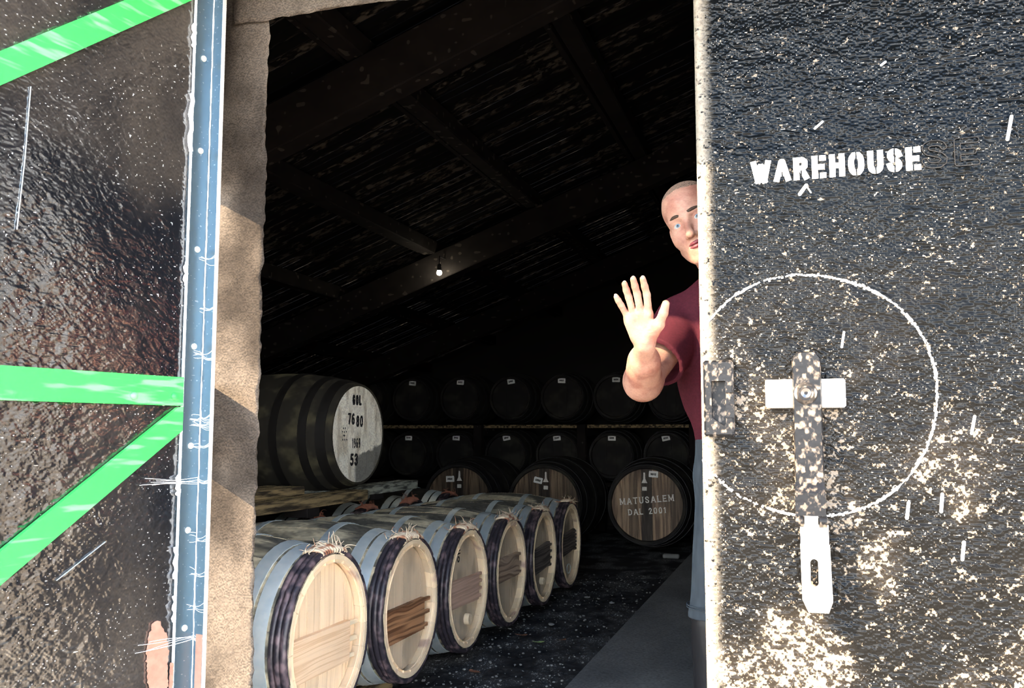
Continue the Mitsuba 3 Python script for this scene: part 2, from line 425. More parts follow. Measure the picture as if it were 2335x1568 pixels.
put('ground', TM(cbox(-14, 14, -14, FRONT, -0.12, -0.03, 0.002)), 'yard', kind='structure', label='pale yard in front of the warehouse')
put('floor', TM(cbox(-0.98, 8, FRONT - 0.02, 10.8, -0.1, 0.0, 0.004)), 'slab', kind='structure', label='dark smooth concrete floor')
put('bed', cbox(-5.3, 8, FRONT - .02, 10.8, -0.2, -0.1), 'slab', 'floor')
nx, ny = 150, 420
gx, gy = np.meshgrid(np.linspace(-1.75, -0.972, nx), np.linspace(2.3, 7.2, ny), indexing='ij')
gz = -0.012 + 0.022 * (meshkit.fbm(np.stack([gx * 9, gy * 9, gx * 0], -1), 4, 5) - 0.5) + 0.012 * (meshkit.noise(np.stack([gx * 55, gy * 55, gx * 0], -1), 6) - 0.5)
put('dirt_strip', grid_mesh(np.stack([gx, gy, gz], -1)), 'gravel', 'floor', smooth=True, label='rough dirt and gravel strip beside the barrels')
put('dirt_strip', cat([cbox(-5.3, -1.74, FRONT, 10.8, -0.1, -0.01), cbox(-1.74, -0.978, 7.19, 10.8, -0.1, -0.01)]), 'gravel', 'floor')
ms = []
for k in range(1300):
    x, y = RNG.uniform(-1.62, -0.99), 2.6 + 4.4 * RNG.random() ** 1.2
    if RNG.random() > 0.25 + 0.75 * meshkit.noise(np.array([x * 5, y * 4, 0.0]), 3):
        continue
    m = trimesh.creation.icosphere(0, 1.0)
    m.vertices *= RNG.uniform(0.7, 1.3, (len(m.vertices), 1)) * (np.array([1, 1, 0.6]) * (0.0025 + 0.006 * RNG.random() ** 3))
    m.apply_translation([x, y, 0.0])
    ms.append(m)
put('pebbles', cat(ms), 'pebble', 'floor', kind='stuff', label='small pale pebbles and crumbs strewn on the dirt')

# front wall: a splayed opening in rough stone
put('wall_front', cat([cbox(-5.3, -2.1, FRONT, 2.42, -0.05, 3.2), cbox(1.06, 8, FRONT, 2.42, -0.05, 4.2), cbox(-5.3, 8, FRONT + 0.01, 2.42, 2.6, 4.3)]), 'stone', kind='structure', label='rough stone front wall of the warehouse')


def ragged(man, edge, seed, lo, hi):
    t = roughened(man, edge, 0.006, 14, seed)
    v = t.vertices
    near = np.exp(-((v[:, 0] - JAMB) / 0.03) ** 2) * (v[:, 1] < FRONT + 0.1) if lo else np.exp(-((v[:, 2] - LINTEL) / 0.03) ** 2) * (v[:, 1] < FRONT + 0.1)
    ch = (meshkit.fbm(v * 7, 5, seed + 5) - 0.45) * 0.028 + (meshkit.noise(v * 40, seed + 2) - 0.5) * 0.012
    v[:, 0 if lo else 2] += near * ch * (-1 if lo else 1)
    t.vertices = v
    return t


jm = m3.Manifold.hull_points(np.array([[x, y, z] for x, y in ((-1.72, FRONT), (JAMB, FRONT), (-1.57, 2.42), (-1.72, 2.42)) for z in (-0.05, 2.62)], float))
put('wall_front__jamb', ragged(jm, 0.014, 3, True, 0), 'stone', smooth=True, label='rough rendered stone jamb left of the opening')
put('wall_front__pier', TM(cbox(-2.1, -1.715, FRONT, 2.42, -0.05, 2.62)), 'stone')
lm = m3.Manifold.hull_points(np.array([[x, y, z] for y, z in ((FRONT - 0.012, LINTEL), (FRONT - 0.012, 2.63), (2.42, 2.63), (2.42, 2.36)) for x in (-1.60, 1.1)], float))
put('wall_front__lintel', ragged(lm, 0.022, 8, False, 0), 'stone', smooth=True, label='rough stone lintel over the opening')
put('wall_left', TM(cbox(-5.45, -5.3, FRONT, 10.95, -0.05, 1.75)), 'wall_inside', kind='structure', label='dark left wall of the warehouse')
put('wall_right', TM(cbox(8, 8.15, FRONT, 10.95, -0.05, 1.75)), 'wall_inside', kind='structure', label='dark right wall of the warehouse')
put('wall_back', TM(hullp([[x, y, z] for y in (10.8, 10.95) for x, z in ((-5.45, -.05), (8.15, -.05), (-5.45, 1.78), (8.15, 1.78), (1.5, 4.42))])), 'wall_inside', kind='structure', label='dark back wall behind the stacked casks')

# roof: rafters, purlins and corrugated sheets
USED.add('ceiling'); tag('ceiling', 'dark roof of corrugated sheets on timber rafters and purlins', kind='structure')
for y in (3.79, 6.76, 9.12):
    for s, (xa, xb) in enumerate(((-5.3, 1.55), (8.1, 1.45))):
        za, zb = ROOF(xa) - 0.115, ROOF(xb) - 0.115
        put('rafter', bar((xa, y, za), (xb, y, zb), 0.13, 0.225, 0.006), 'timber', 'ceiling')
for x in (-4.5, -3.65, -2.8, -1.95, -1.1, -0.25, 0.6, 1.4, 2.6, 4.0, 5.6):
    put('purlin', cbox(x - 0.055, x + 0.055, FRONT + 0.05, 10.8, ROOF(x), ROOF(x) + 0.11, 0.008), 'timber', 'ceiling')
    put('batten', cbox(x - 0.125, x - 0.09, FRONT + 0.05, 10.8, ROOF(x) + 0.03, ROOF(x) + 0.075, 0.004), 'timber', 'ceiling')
CW, PITCHW = 0.76, 0.076


def sheet_mesh(xa, xb, lift):
    y = np.linspace(0, CW + 0.05, 89)
    prof = 0.011 * np.sin(2 * np.pi * y / PITCHW)
    xs = np.linspace(xa, xb, 4)
    P = np.zeros((4, len(y), 3))
    for i, x in enumerate(xs):
        P[i] = np.stack([np.full_like(y, x), y, prof + ROOF(x) + 0.125 + lift], 1)
    return grid_mesh(P[:, ::-1])


for xa, xb, lift in ((-5.4, -3.4, 0.0), (-3.5, -1.4, 0.012), (-1.5, 1.55, 0.024), (8.2, 4.6, 0.0), (4.7, 1.45, 0.012)):
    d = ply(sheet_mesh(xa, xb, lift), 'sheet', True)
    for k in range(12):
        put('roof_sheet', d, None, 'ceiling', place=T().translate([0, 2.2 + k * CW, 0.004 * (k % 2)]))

# boards and brackets added out of view, reaching out to shade face and upper door
USED.add('shade_canopy'); tag('shade_canopy', 'boarded shade roof added out of view over the warehouse opening', kind='structure')
for k in range(5):
    put('board', cbox(-3.2, 2.4, 1.485 + k * .164, 1.485 + k * .164 + .161, 2.50, 2.53, .003), 'timber', 'shade_canopy')
for x in (-3.0, -1.9, 1.2, 2.2):
    put('bracket', hullp([[xx, y, z] for xx in (x - .03, x + .03) for y, z in ((1.52, 2.50), (2.31, 2.50), (2.31, 2.44), (1.52, 2.47))]), 'timber', 'shade_canopy')

# ------------------------------------------------------------------ right leaf of the gate, closed (door_2)
USED.add('door_2'); tag('door_2', 'black painted warehouse door leaf, closed, worn and flecked', kind='structure')
DX0, DX1, DF = -0.237, 1.04, 2.30


def rounded_panel():
    r, n = 0.017, 8
    a = np.linspace(0, np.pi / 2, n)
    cs = [(DX0 + r - r * math.sin(t), DF + r - r * math.cos(t)) for t in a] + [(DX0, DF + 0.052), (DX1, DF + 0.052), (DX1, DF)]
    p = Polygon(cs)
    m = trimesh.creation.extrude_polygon(p, 2.225, engine='earcut')
    m.apply_translation([0, 0, 0.02])
    return m


put('panel', rounded_panel(), 'door_paint', 'door_2', smooth=25)
X_, Z_ = [1, 0, 0], [0, 0, 1]
for ch, g in letters('WAREHOUSE', 0.057, w=.25, gap=.105, sx=.565):
    put('stencil_letter', on_wall(affinity.rotate(affinity.scale(g, 1.0, 1.0, origin=(0, 0)), 0.4, origin=(0, 0)), 0.0012, [-0.096, DF - 0.0006, 1.664], X_, Z_), 'white_paint', 'door_2', label=f'white stencilled letter {ch} on the door')
for i, (ch, g) in enumerate(letters('SE', 0.066, w=.2, gap=.2, stencil=False)):
    ring = g.buffer(0.0008).difference(g.buffer(-0.0012))
    put('ghost_letter', on_wall(ring, 0.0022, [0.292, DF - 0.0014, 1.668], X_, Z_), 'ink', 'door_2', label=f'faint raised outline of a painted-over letter {ch}')
for p, q, w in (((.010, 1.63), (.026, 1.651), .009), ((.026, 1.650), (.036, 1.632), .004)):
    d = np.subtract(q, p); L = np.hypot(*d)
    put('paint_mark', on_wall(LineString([p, q]).buffer(w / 2, cap_style=1), 0.001, [0, DF - 0.0006, 0], X_, Z_), 'white_paint', 'door_2', label='small white paint mark under the lettering')
# the circle that the swinging latch has scratched round its pivot
PV = (0.010, 1.145)
ring = []
ang = np.radians(np.linspace(141, -148, 420))
for i in range(len(ang) - 1):
    w = 0.0032 + 0.0035 * meshkit.noise(np.array([i * 0.23, 0, 0]), 4) + 0.0014 * RNG.standard_normal()
    r = 0.288 + 0.003 * math.sin(i * 0.05) + 0.0012 * RNG.standard_normal()
    if w < 0.0016 or (abs(math.degrees(ang[i]) - 100) < 12 and RNG.random() < .35) or (math.degrees(ang[i]) < -110 and RNG.random() < .4):
        continue
    a0, a1 = ang[i] + 0.004, ang[i + 1] - 0.004
    ring.append(Polygon([(PV[0] + rr * math.cos(a), PV[1] + rr * math.sin(a)) for rr, a in ((r - w / 2, a0), (r + w / 2, a0), (r + w / 2, a1), (r - w / 2, a1))]))
put('scratch_circle', on_wall(unary_union(ring), 0.0012, [0, DF - 0.0008, 0], X_, Z_), 'white_paint', 'door_2', label='pale circle scratched round the latch pivot')
for x0, z0, x1, z1, w in ((0.478, 1.775, 0.467, 1.722, .008), (0.10, 1.29, 0.094, 1.255, .006), (0.371, 1.09, 0.363, 1.052, .007), (0.47, 0.965, .467, .925, .007), (0.337, .81, .332, .772, .008), (.226, .895, .221, .86, .008), (.297, .915, .293, .877, .008), (0.05, 1.79, .068, 1.805, .006), (.205, 1.93, .215, 1.937, .006)):
    put('paint_drip', on_wall(LineString([(x0, z0), (x1, z1)]).buffer(w / 2), 0.001, [0, DF - 0.0006, 0], X_, Z_), 'white_paint', 'door_2', label='white drip of paint or lime')

lb = put('latch_bar', m3.Manifold.batch_boolean([
    hullp([[x, y, z] for y, i in ((2.262, 0.0), (2.251, 0.003)) for x, z in ((-.020 + i, .935), (.045 - i, .935), (-.020 + i, 1.226), (-.008 + i, 1.243 - i), (.034 - i, 1.243 - i), (.045 - i, 1.226))]),
    hullp([[x, y, z] for x in (-.020, .045) for y, z in ((2.262, .94), (2.251, .94), (2.238, .915), (2.249, .910))]),
    hullp([[x, y, z] for x in (-.021, .046) for y, z in ((2.249, .916), (2.238, .916), (2.238, .862), (2.249, .862))])], m3.OpType.Add), 'iron_paint', 'door_2', label='upright iron latch bar')
dome = lathe([(0, 0.0001), (0.004, .011), (-.006, .020), (-.016, .026), (-.022, .027)][::-1], 28)
dome.vertices = dome.vertices[:, [1, 0, 2]] * [1, -1, 1] + [0.010, 2.232, 1.145]
put('bolt', dome, 'bolt_chrome', lb, smooth=40, label='domed shiny bolt head')
for k, (xa, xb) in enumerate(((-.022, -.004), (-.002, .028), (.030, .047))):
    t = tube([(xa, 2.243, .852), (xb, 2.243, .852)], .0135, 16)
    put('hinge_knuckle', t, 'iron_paint' if k != 1 else 'bare_iron', lb, smooth=40, label='hinge knuckle')
hs = hullp([[x, y, z] for y, i in ((2.251, 0.0), (2.240, 0.003)) for x, z in ((-.013 + i, .80), (.052 - i, .80), (-.012 + i, .675), (.001 + i, .646 + i), (.045 - i, .646 + i), (.055 - i, .672))])
hs = hs + hullp([[x, y, z] for x in (-.012, .05) for y in (2.248, 2.238) for z in (.845, .795)])
slot = extrude(LineString([(0, 0), (0, .045)]).buffer(.0085), .1)
sm = np.eye(4); sm[:3, 0], sm[:3, 1], sm[:3, 2], sm[:3, 3] = [1, 0, 0], [0, 0, 1], [0, -1, 0], [.0165, 2.30, .714]
slot.apply_transform(sm); slot.merge_vertices()
hs = hs - m3.Manifold(m3.Mesh(np.asarray(slot.vertices, np.float32), np.asarray(slot.faces, np.uint32)))
put('hasp', hs, 'bare_iron', lb, label='worn bright hasp with a long slot')
put('pivot_plate', cat([cbox(-.082, .098, 2.262, 2.302, 1.112, 1.179, .004)]), 'bare_iron', 'door_2', label='pale iron block behind the latch bar')
put('pivot_pin', tube([(.010, 2.262, 1.145), (.010, 2.2305, 1.145)], .017, 18), 'iron_paint', 'door_2', smooth=40)
kp = cbox(-.226, -.155, 2.262, 2.302, 1.045, 1.228, .005) - hullp([[x, y, z] for y in (2.25, 2.292) for x, z in ((-.207, 1.178), (-.174, 1.178), (-.174, 1.075), (-.180, 1.070), (-.207, 1.090))])
kp = kp - cbox(-.19, -.14, 2.254, 2.275, 1.088, 1.150, .002)
put('keeper', kp, 'iron_paint', 'door_2', label='slotted iron keeper by the free edge of the door')

# ------------------------------------------------------------------ left leaf, swung open towards the viewer (door_1)
USED.add('door_1'); tag('door_1', 'black glossy warehouse door leaf, swung open, with green braces', kind='structure')
LA = math.radians(9.8)
LO = np.array([-1.547, 2.12, 0.0])                    # foot of the hinge stile's corner
LD, LN = np.array([-math.sin(LA), -math.cos(LA), 0]), np.array([math.cos(LA), -math.sin(LA), 0])
LM = np.eye(4); LM[:3, 0], LM[:3, 1], LM[:3, 2], LM[:3, 3] = LD, LN, [0, 0, -1], LO     # s along the leaf, t out of its inner face
LM[:3, 2] = np.cross(LM[:3, 0], LM[:3, 1])
UPZ = LM[2, 2]


def leaf(m):
    """From leaf coordinates (s, t, z) to the world."""
    t = TM(m).copy()
    v = t.vertices
    t.vertices = LO + np.outer(v[:, 0], LD) + np.outer(v[:, 1], LN) + np.outer(v[:, 2], [0, 0, 1])
    if UPZ < 0:
        t.invert()
    return t


def leaf_poly(poly, t0, depth):
    """A polygon in (s, z), laid on the leaf from t0 to t0 + depth."""
    m = extrude(poly, depth)
    m.vertices = m.vertices[:, [0, 2, 1]] + [0, t0, 0]
    m.invert()
    return leaf(m)


LL = 1.12
gs, gz2 = np.meshgrid(np.linspace(0.0, LL, 90), np.linspace(0.03, 2.42, 160), indexing='ij')
wob = 0.004 * (meshkit.fbm(np.stack([gs * 4, gz2 * 3, gs * 0], -1), 3, 21) - 0.5) * 2
face = grid_mesh(np.stack([gs, wob - 0.004, gz2], -1))
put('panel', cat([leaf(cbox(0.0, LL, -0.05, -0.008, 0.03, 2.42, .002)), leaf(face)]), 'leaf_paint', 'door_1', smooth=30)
# hinge stile: an angle iron, one flange flat on the leaf, the other standing out at the rear edge
st = put('hinge_stile', cat([leaf(cbox(0.002, 0.066, -0.004, 0.006, 0.03, 2.42, .001)), leaf(cbox(-0.006, 0.003, -0.05, 0.041, 0.03, 2.42, .0015))]), 'steel_blue', 'door_1', label='upright blue-grey steel angle at the hinge edge')
put('white_edge', leaf(cbox(-0.0075, 0.0045, 0.040, 0.0435, 0.03, 2.42, .0005)), 'white_paint', st, label='thin white edge of the angle')  # white strip along the free edge of the flange
put('weld_bead', leaf(cbox(0.064, 0.069, 0.0, 0.0075, 0.03, 2.42, .001)), 'label_white', st, label='pale bead along the stile')
for z in (2.081, 1.820, 1.547, 1.284, 1.02, .80, .55):
    b = trimesh.creation.icosphere(2, 0.0085); b.vertices = b.vertices * [1, .8, 1] + [0.035, 0.007, z]
    put('bolt', leaf(b), 'bare_iron', st, smooth=True, label='rusty bolt head on the stile')
for k, (z0, z1) in enumerate(((1.93, 1.83), (1.46, 1.50), (1.09, 1.07), (.93, .90), (.70, .75), (.62, .58), (2.12, 2.16))):
    pts = [(0.070 + .004 * math.sin(t * 9 + k), 0.004, z0 + (z1 - z0) * t) for t in np.linspace(-.4, 1.2, 9)]
    put('paint_flake', leaf(tube(pts, 0.006 - .001 * (k % 3), 5)), 'cobweb', st, label='pale crust along the stile')
bw = 0.0745


def brace(poly, label, hole=()):
    k = put('brace', leaf_poly(poly, 0.0, 0.011), 'green_paint', 'door_1', label=label)
    for s, z in hole:
        b = trimesh.creation.icosphere(2, 0.0105); b.vertices = b.vertices * [1, .7, 1] + [s, 0.013, z]
        put('bolt', leaf(b), 'green_paint', k, smooth=True)
    return k


zr = lambda s: 1.1985 - .004 * s
brace(Polygon([(0.069, 1.199), (LL - .03, 1.196), (LL - .03, 1.1215), (0.069, 1.1245)]), 'bright green horizontal brace', ((.229, 1.145), (.101, 1.148)))
sl = (1.123 - .811) / (0.066 - .535)
brace(Polygon([(0.068, 1.122), (0.086, 1.1195), (LL - .03, 1.122 + sl * (LL - .03 - .068)), (LL - .03, 1.066 + sl * (LL - .03 - .068) - .02), (0.068, 1.060)]), 'bright green lower diagonal brace running down to the left')
su = (2.1035 - 1.896) / (0.338 - .5966)
brace(Polygon([(0.08, 2.1035 + su * (.08 - .338)), (LL - .03, 2.1035 + su * (LL - .03 - .338)), (LL - .03, 2.1035 - .079 + su * (LL - .03 - .338)), (0.08, 2.1035 - .079 + su * (.08 - .338))]), 'bright green upper diagonal brace rising to the right')


def ragged_poly(pts, amp, seed):
    ls = LineString(list(pts) + [pts[0]])
    r = np.random.default_rng(seed)
    q = [ls.interpolate(d) for d in np.arange(0, ls.length, 0.006)]
    return Polygon([(p.x + r.normal(0, amp), p.y + r.normal(0, amp)) for p in q]).buffer(0)


put('bare_patch', leaf_poly(ragged_poly([(.131, .582), (.118, .583), (.098, .555), (.086, .54), (.082, .48), (.080, .36), (.128, .36), (.140, .44), (.150, .51), (.145, .545)], .0018, 3), -0.001, 0.0035), 'primer', 'door_1', label='patch of flaking reddish primer low on the leaf')
put('bare_patch', leaf_poly(ragged_poly([(.068, .47), (.074, .47), (.076, .40), (.075, .36), (.067, .36)], .0008, 5), 0.001, 0.007), 'primer', 'door_1', label='streak of reddish primer on the stile')
pf = cbox(-.012, -.0065, 0.012, 0.038, .33, .535, .001)
put('bare_patch', leaf(cbox(0.0031, 0.0045, 0.016, 0.039, .33, .53, .0005)), 'primer', 'door_1', label='reddish primer showing on the angle flange')
for a, b in (((.284, .795), (.41, .722)), ((.535, 1.83), (.54, 1.66)), ((.54, 1.66), (.55, 1.5))):
    put('scratch', leaf_poly(LineString([a, b]).buffer(.0007), -0.0015, 0.003), 'galvanised', 'door_1', label='long pale scratch in the black paint')
# cobwebs strung along the corner of the angle
web = []
for k in range(5):
    zz = np.linspace(0.05, 2.39, 150)
    web.append(leaf(tube(np.stack([0.004 + .0025 * meshkit.noise(np.stack([zz * 40, zz * 0 + k, zz * 0], 1), k), 0.0065 + .003 * meshkit.noise(np.stack([zz * 40, zz * 0, zz * 0 + k], 1), 9 + k), zz], 1), 00.0016, 4)))
for z, sa, sb in ((1.523, .045, -.0), (1.388, .03, 0), (1.262, .075, 0), (1.093, .07, 0), (1.073, .07, 0), (.926, .2, 0), (.78, .06, 0), (.685, .04, 0), (.52, .2, 0), (1.02, .06, 0), (.60, .05, 0)):
    for k in range(5 if sa > .06 else 3):
        n = 14
        t = np.linspace(0, 1, n)
        s = sa * (1 - t) ** 1.2 * RNG.uniform(.6, 1) + 0.004
        zz = z + RNG.normal(0, .004) + .004 * np.sin(t * 3 + k) + (1 - t) * RNG.normal(0, .008)
        web.append(leaf(tube(np.stack([s, 0.003 + .006 * t, zz], 1), .0008, 4)))
        s2 = 0.0035 + 0 * t
        web.append(leaf(tube(np.stack([s2, .006 + t * .034, z + RNG.normal(0, .004) - .004 * np.sin(t * 3.1) - t * RNG.uniform(-.012, .012)], 1), .0008, 4)))
put('cobweb', cat(web), 'cobweb', 'door_1', kind='stuff', label='white cobwebs strung across the steel angle')
# blocks added unseen behind the leaf, shaped to cast shadow bands on the jamb
for z0, z1 in ((1.80, 2.4), (0.99, 1.20)):
    put('shade_block', hullp([[x, y, z] for x, y in ((-1.536, 2.13), (-1.662, FRONT + .004), (-1.76, FRONT + .004), (-1.63, 2.13)) for z in (z0, z1)]), 'iron_paint', 'door_1', label='added iron block hidden behind the leaf, shading the jamb')
# ------------------------------------------------------------------ barrels


def hoop_mesh(L, rad, xa, xb, th=0.003, n=44, a0=0, a1=2 * math.pi):
    return lathe([(xa, rad(xa)), (xa, rad(xa) + th), (xb, rad(xb) + th), (xb, rad(xb)), (xa, rad(xa))], n, a0, a1)


def ring_tube(x, r, tr, seed, a0=0.0, a1=2 * math.pi, n=72):
    a = np.linspace(a0, a1, n)
    w = meshkit.noise(np.stack([np.cos(a) * 3 + seed, np.sin(a) * 3, a * 0], 1), seed)
    p = np.stack([x + .002 * (w - .5), r * np.cos(a) + .004 * (w - .5) * np.cos(a), r * np.sin(a) + .004 * (w - .5) * np.sin(a)], 1)
    return tube(p, tr * (.85 + .3 * meshkit.noise(np.stack([a * 4, a * 0 + seed, a * 0], 1), seed)), 7)


def radius(L, rc, rb):
    return lambda x: rc + (rb - rc) * (1 - ((x + L / 2) / (L / 2)) ** 2)


def stave(L, rc, rb, th, a0, a1, tone, nx=14, na=4):
    """One stave from angle a0 to a1: outside, inside, ends and sides are separate sheets, so that edges stay crisp; v = 1 marks clean wood."""
    rad = radius(L, rc, rb)
    xs = -L * np.linspace(0, 1, nx)
    ang = np.linspace(a0, a1, na)
    def sheet(rr, x, flip):
        P = np.stack([np.stack([np.full(na, xx), r * np.cos(ang), r * np.sin(ang)], 1) for xx, r in zip(x, rr)])
        return grid_mesh(P if not flip else P[::-1])
    ro = np.array([rad(x) for x in xs])
    ms = [(sheet(ro, xs, True), 0), (sheet(ro - th, xs, False), 1)]
    for x, r, fl in ((0.0, ro[0], False), (-L, ro[-1], True)):
        P = np.stack([np.stack([np.full(na, x), q * np.cos(ang), q * np.sin(ang)], 1) for q in (r, r - th * .55)])
        ms.append((grid_mesh(P if fl else P[::-1]), 1))
    # the bevel between the end and the inside
    for a in (a0, a1):
        P = np.stack([np.stack([xs, q * math.cos(a), q * math.sin(a)], 1) for q in (ro, ro - th)])
        ms.append((grid_mesh(P if a == a1 else P[::-1]), 1))
    P = np.stack([np.stack([np.full(na, x), q * np.cos(ang), q * np.sin(ang)], 1) for x, q in ((0.0, ro[0] - th * .55), (-.012, ro[0] - th))])
    ms.append((grid_mesh(P[::-1]), 1))
    mesh = cat([m for m, _ in ms])
    uv = np.vstack([np.stack([np.full(len(m.vertices), tone), np.full(len(m.vertices), v * 1.0)], 1) for m, v in ms])
    return mesh, uv


def head_boards(r, cuts, x, th, tilt=0.0, axis='z'):
    """The head's boards: vertical strips of a disc of radius r at depth x; returns meshes in barrel coordinates (x out of the head)."""
    out = []
    disc = Point(0, 0).buffer(r, 40)
    for a, b in zip(cuts[:-1], cuts[1:]):
        g = disc.intersection(sbox(a + .0006, -2, b - .0006, 2))
        if g.area < 1e-5:
            continue
        m = extrude(affinity.rotate(g, tilt, origin=(0, 0)), th)
        m.vertices = np.stack([m.vertices[:, 2] + x, m.vertices[:, 0], m.vertices[:, 1]], 1)
        out.append(m)
    return out


def osier(rc, a_mid, half, seed, x0=-.004, x1=-.066, frayed=26):
    """A binding of split willow wound round the wooden hoops, with loose ends."""
    r = np.random.default_rng(seed)
    ms = []
    turns = 11
    t = np.linspace(0, 1, turns * 14)
    a = a_mid - half + 2 * half * t + .01 * np.sin(t * 60)
    ph = 2 * np.pi * turns * t
    xc, w, h = (x0 + x1) / 2, (x0 - x1) / 2 + .003, .0165
    rr = rc + .012 + h * np.sin(ph)
    x = xc + w * np.cos(ph)
    ms.append(tube(np.stack([x, rr * np.cos(a), rr * np.sin(a)], 1), .0062, 5))
    for k in range(frayed):
        a0 = a_mid + r.uniform(-half * 1.2, half * 1.2)
        p = np.array([xc + r.uniform(-w, w), (rc + .03) * math.cos(a0), (rc + .03) * math.sin(a0)])
        d = np.array([r.normal(0, .6), r.normal(0, .4), r.normal(0, .4)]) + .35 * np.array([0, math.cos(a0), math.sin(a0)])
        pts = [p]
        for q in range(7):
            d = d + r.normal(0, .45, 3)
            p = p + d / np.linalg.norm(d) * r.uniform(.004, .009)
            pts.append(p)
        ms.append(tube(pts, np.linspace(.0022, .0008, 8), 4))
    return cat(ms)


BL, RC, RB, TH = 0.94, 0.262, 0.326, 0.027
RAD = radius(BL, RC, RB)
NST = 22


def barrique(key, place, k, head=True, board=None, board_z=(-.12, .01), pegs=3, peg_r=1, age=1.0, tones=None, lean=0.0, bung=None, rear=True):
    """One barrel with its parts; its head looks along local +x."""
    r = np.random.default_rng(40 + k)
    put_ = lambda n, m, mt, s=False, uv=None, lab=None, par=key: put(n, m, mt, par, smooth=s, uv=uv, place=place, label=lab)
    ws = r.uniform(.75, 1.25, NST); ws = ws / ws.sum() * 2 * math.pi
    a = r.uniform(0, 6)
    for w in ws:
        m, uv = stave(BL, RC + r.normal(0, .0006), RB + r.normal(0, .0008), TH, a + .0012, a + w - .0012, r.random())
        put_('stave', m, 'stave', True, uv)
        a += w
    if head:
        cuts = np.concatenate([[-.3], np.sort(r.uniform(-.02, .02, 5)) + np.linspace(-.16, .16, 5), [.3]])
        for m in head_boards(RC - TH + .004, cuts, -.058 + 0, .018):
            m.vertices[:, 0] += r.normal(0, .0006)
            put_('head_board', m, 'head_oak', False, np.stack([np.full(len(m.vertices), r.random()), np.full(len(m.vertices), age)], 1))
        if board:
            z0, z1 = board_z
            R = RC - TH - .004
            xr = math.sqrt(R * R - max(abs(z0), abs(z1)) ** 2) - .030
            sh = Polygon([(-R + .02, z0), (xr, z0), (xr, z1), (-R + .02, z1)]).intersection(Point(0, 0).buffer(R))
            sh = affinity.rotate(sh, lean, origin=(0, 0))
            m = extrude(sh, .020); m.vertices = np.stack([m.vertices[:, 2] - .0395, m.vertices[:, 0], m.vertices[:, 1]], 1)
            bk = put_('cross_bar', m, board, False, None, 'board fixed across the head')
            for j in range(pegs):
                zz = z0 + (z1 - z0) * (j + .25) / (pegs - .5)
                y1 = math.sqrt((RC - TH - .002) ** 2 - zz ** 2)
                put_('peg', bar((-.030, xr - .006, zz), (-.026, y1, zz), .013, .015, .002), 'cork' if age < .5 else board, lab='wooden peg at the end of the bar', par=bk)
        if bung:
            yb, zb, rb_, mt = bung
            m = lathe([(-.041, .0001), (-.020, .0001), (-.016, rb_ * .9), (-.018, rb_), (-.041, rb_)][1:], 20); m.vertices += [0, yb, zb]
            put_('bung', m, mt, 40, None, 'round pale bung low in the head')
    for j, x in enumerate((-.010, -.031, -.052)):
        put_('wooden_hoop', ring_tube(x, RC + .011 + .02 * -x, .0115, 3 * k + j), 'wood_hoop', True, None, 'dark split-wood hoop')
    for xa, xb in ((-.070, -.113), (-.124, -.168), (-.285, -.318), (-BL + .318, -BL + .285), (-BL + .168, -BL + .124), (-BL + .113, -BL + .070)):
        put_('iron_hoop', hoop_mesh(BL, RAD, xa, xb), 'galvanised', 30, None, 'galvanised iron hoop')
    for j, x in enumerate((-BL + .010, -BL + .031, -BL + .052) if rear else ()):
        put_('wooden_hoop', ring_tube(x, RC + .011, .0115, 3 * k + j + 100), 'wood_hoop', True)
    put_('osier_binding', osier(RC, math.pi / 2 - .04 + r.normal(0, .03), .30 + .05 * r.random(), 70 + k), 'osier', True, None, 'frayed willow binding on top of the wooden hoops')


ROW_Y = [2.76, 3.42, 4.075, 4.732, 5.388, 6.045]
ROW_Z = [0.395, 0.372, 0.345, 0.333, 0.328, 0.327]
ROW_X = -1.485
SPEC = [dict(board='board_pale', board_z=(-.115, .02), pegs=3, age=0.0, lean=0),
        dict(board='board_brown', board_z=(-.115, .012), pegs=3, age=0.55, lean=0),
        dict(board='board_pink', board_z=(-.075, .045), pegs=4, age=0.9, lean=-1.5, bung=(.055, -.15, .026, 'cork')),
        dict(board='board_wavy', board_z=(-.045, .075), pegs=3, age=0.7, lean=0),
        dict(board='board_grey', board_z=(-.085, .055), pegs=4, age=1.0, lean=4, bung=(.03, -.15, .022, 'cork')),
        dict(board='board_grey', board_z=(-.06, .07), pegs=6, age=1.0, lean=4)]
DESC = ['pale oak barrel nearest the doorway, wide pale board across its clean head',
        'oak barrel second from the doorway, dark brown strongly grained board across its head',
        'oak barrel third from the doorway, pinkish board and cork bung in its head',
        'oak barrel fourth from the doorway, wavy grained board across its head',
        'oak barrel fifth from the doorway, dark grey board and bung in its head',
        'oak barrel farthest from the doorway, wire ring on its dark head']
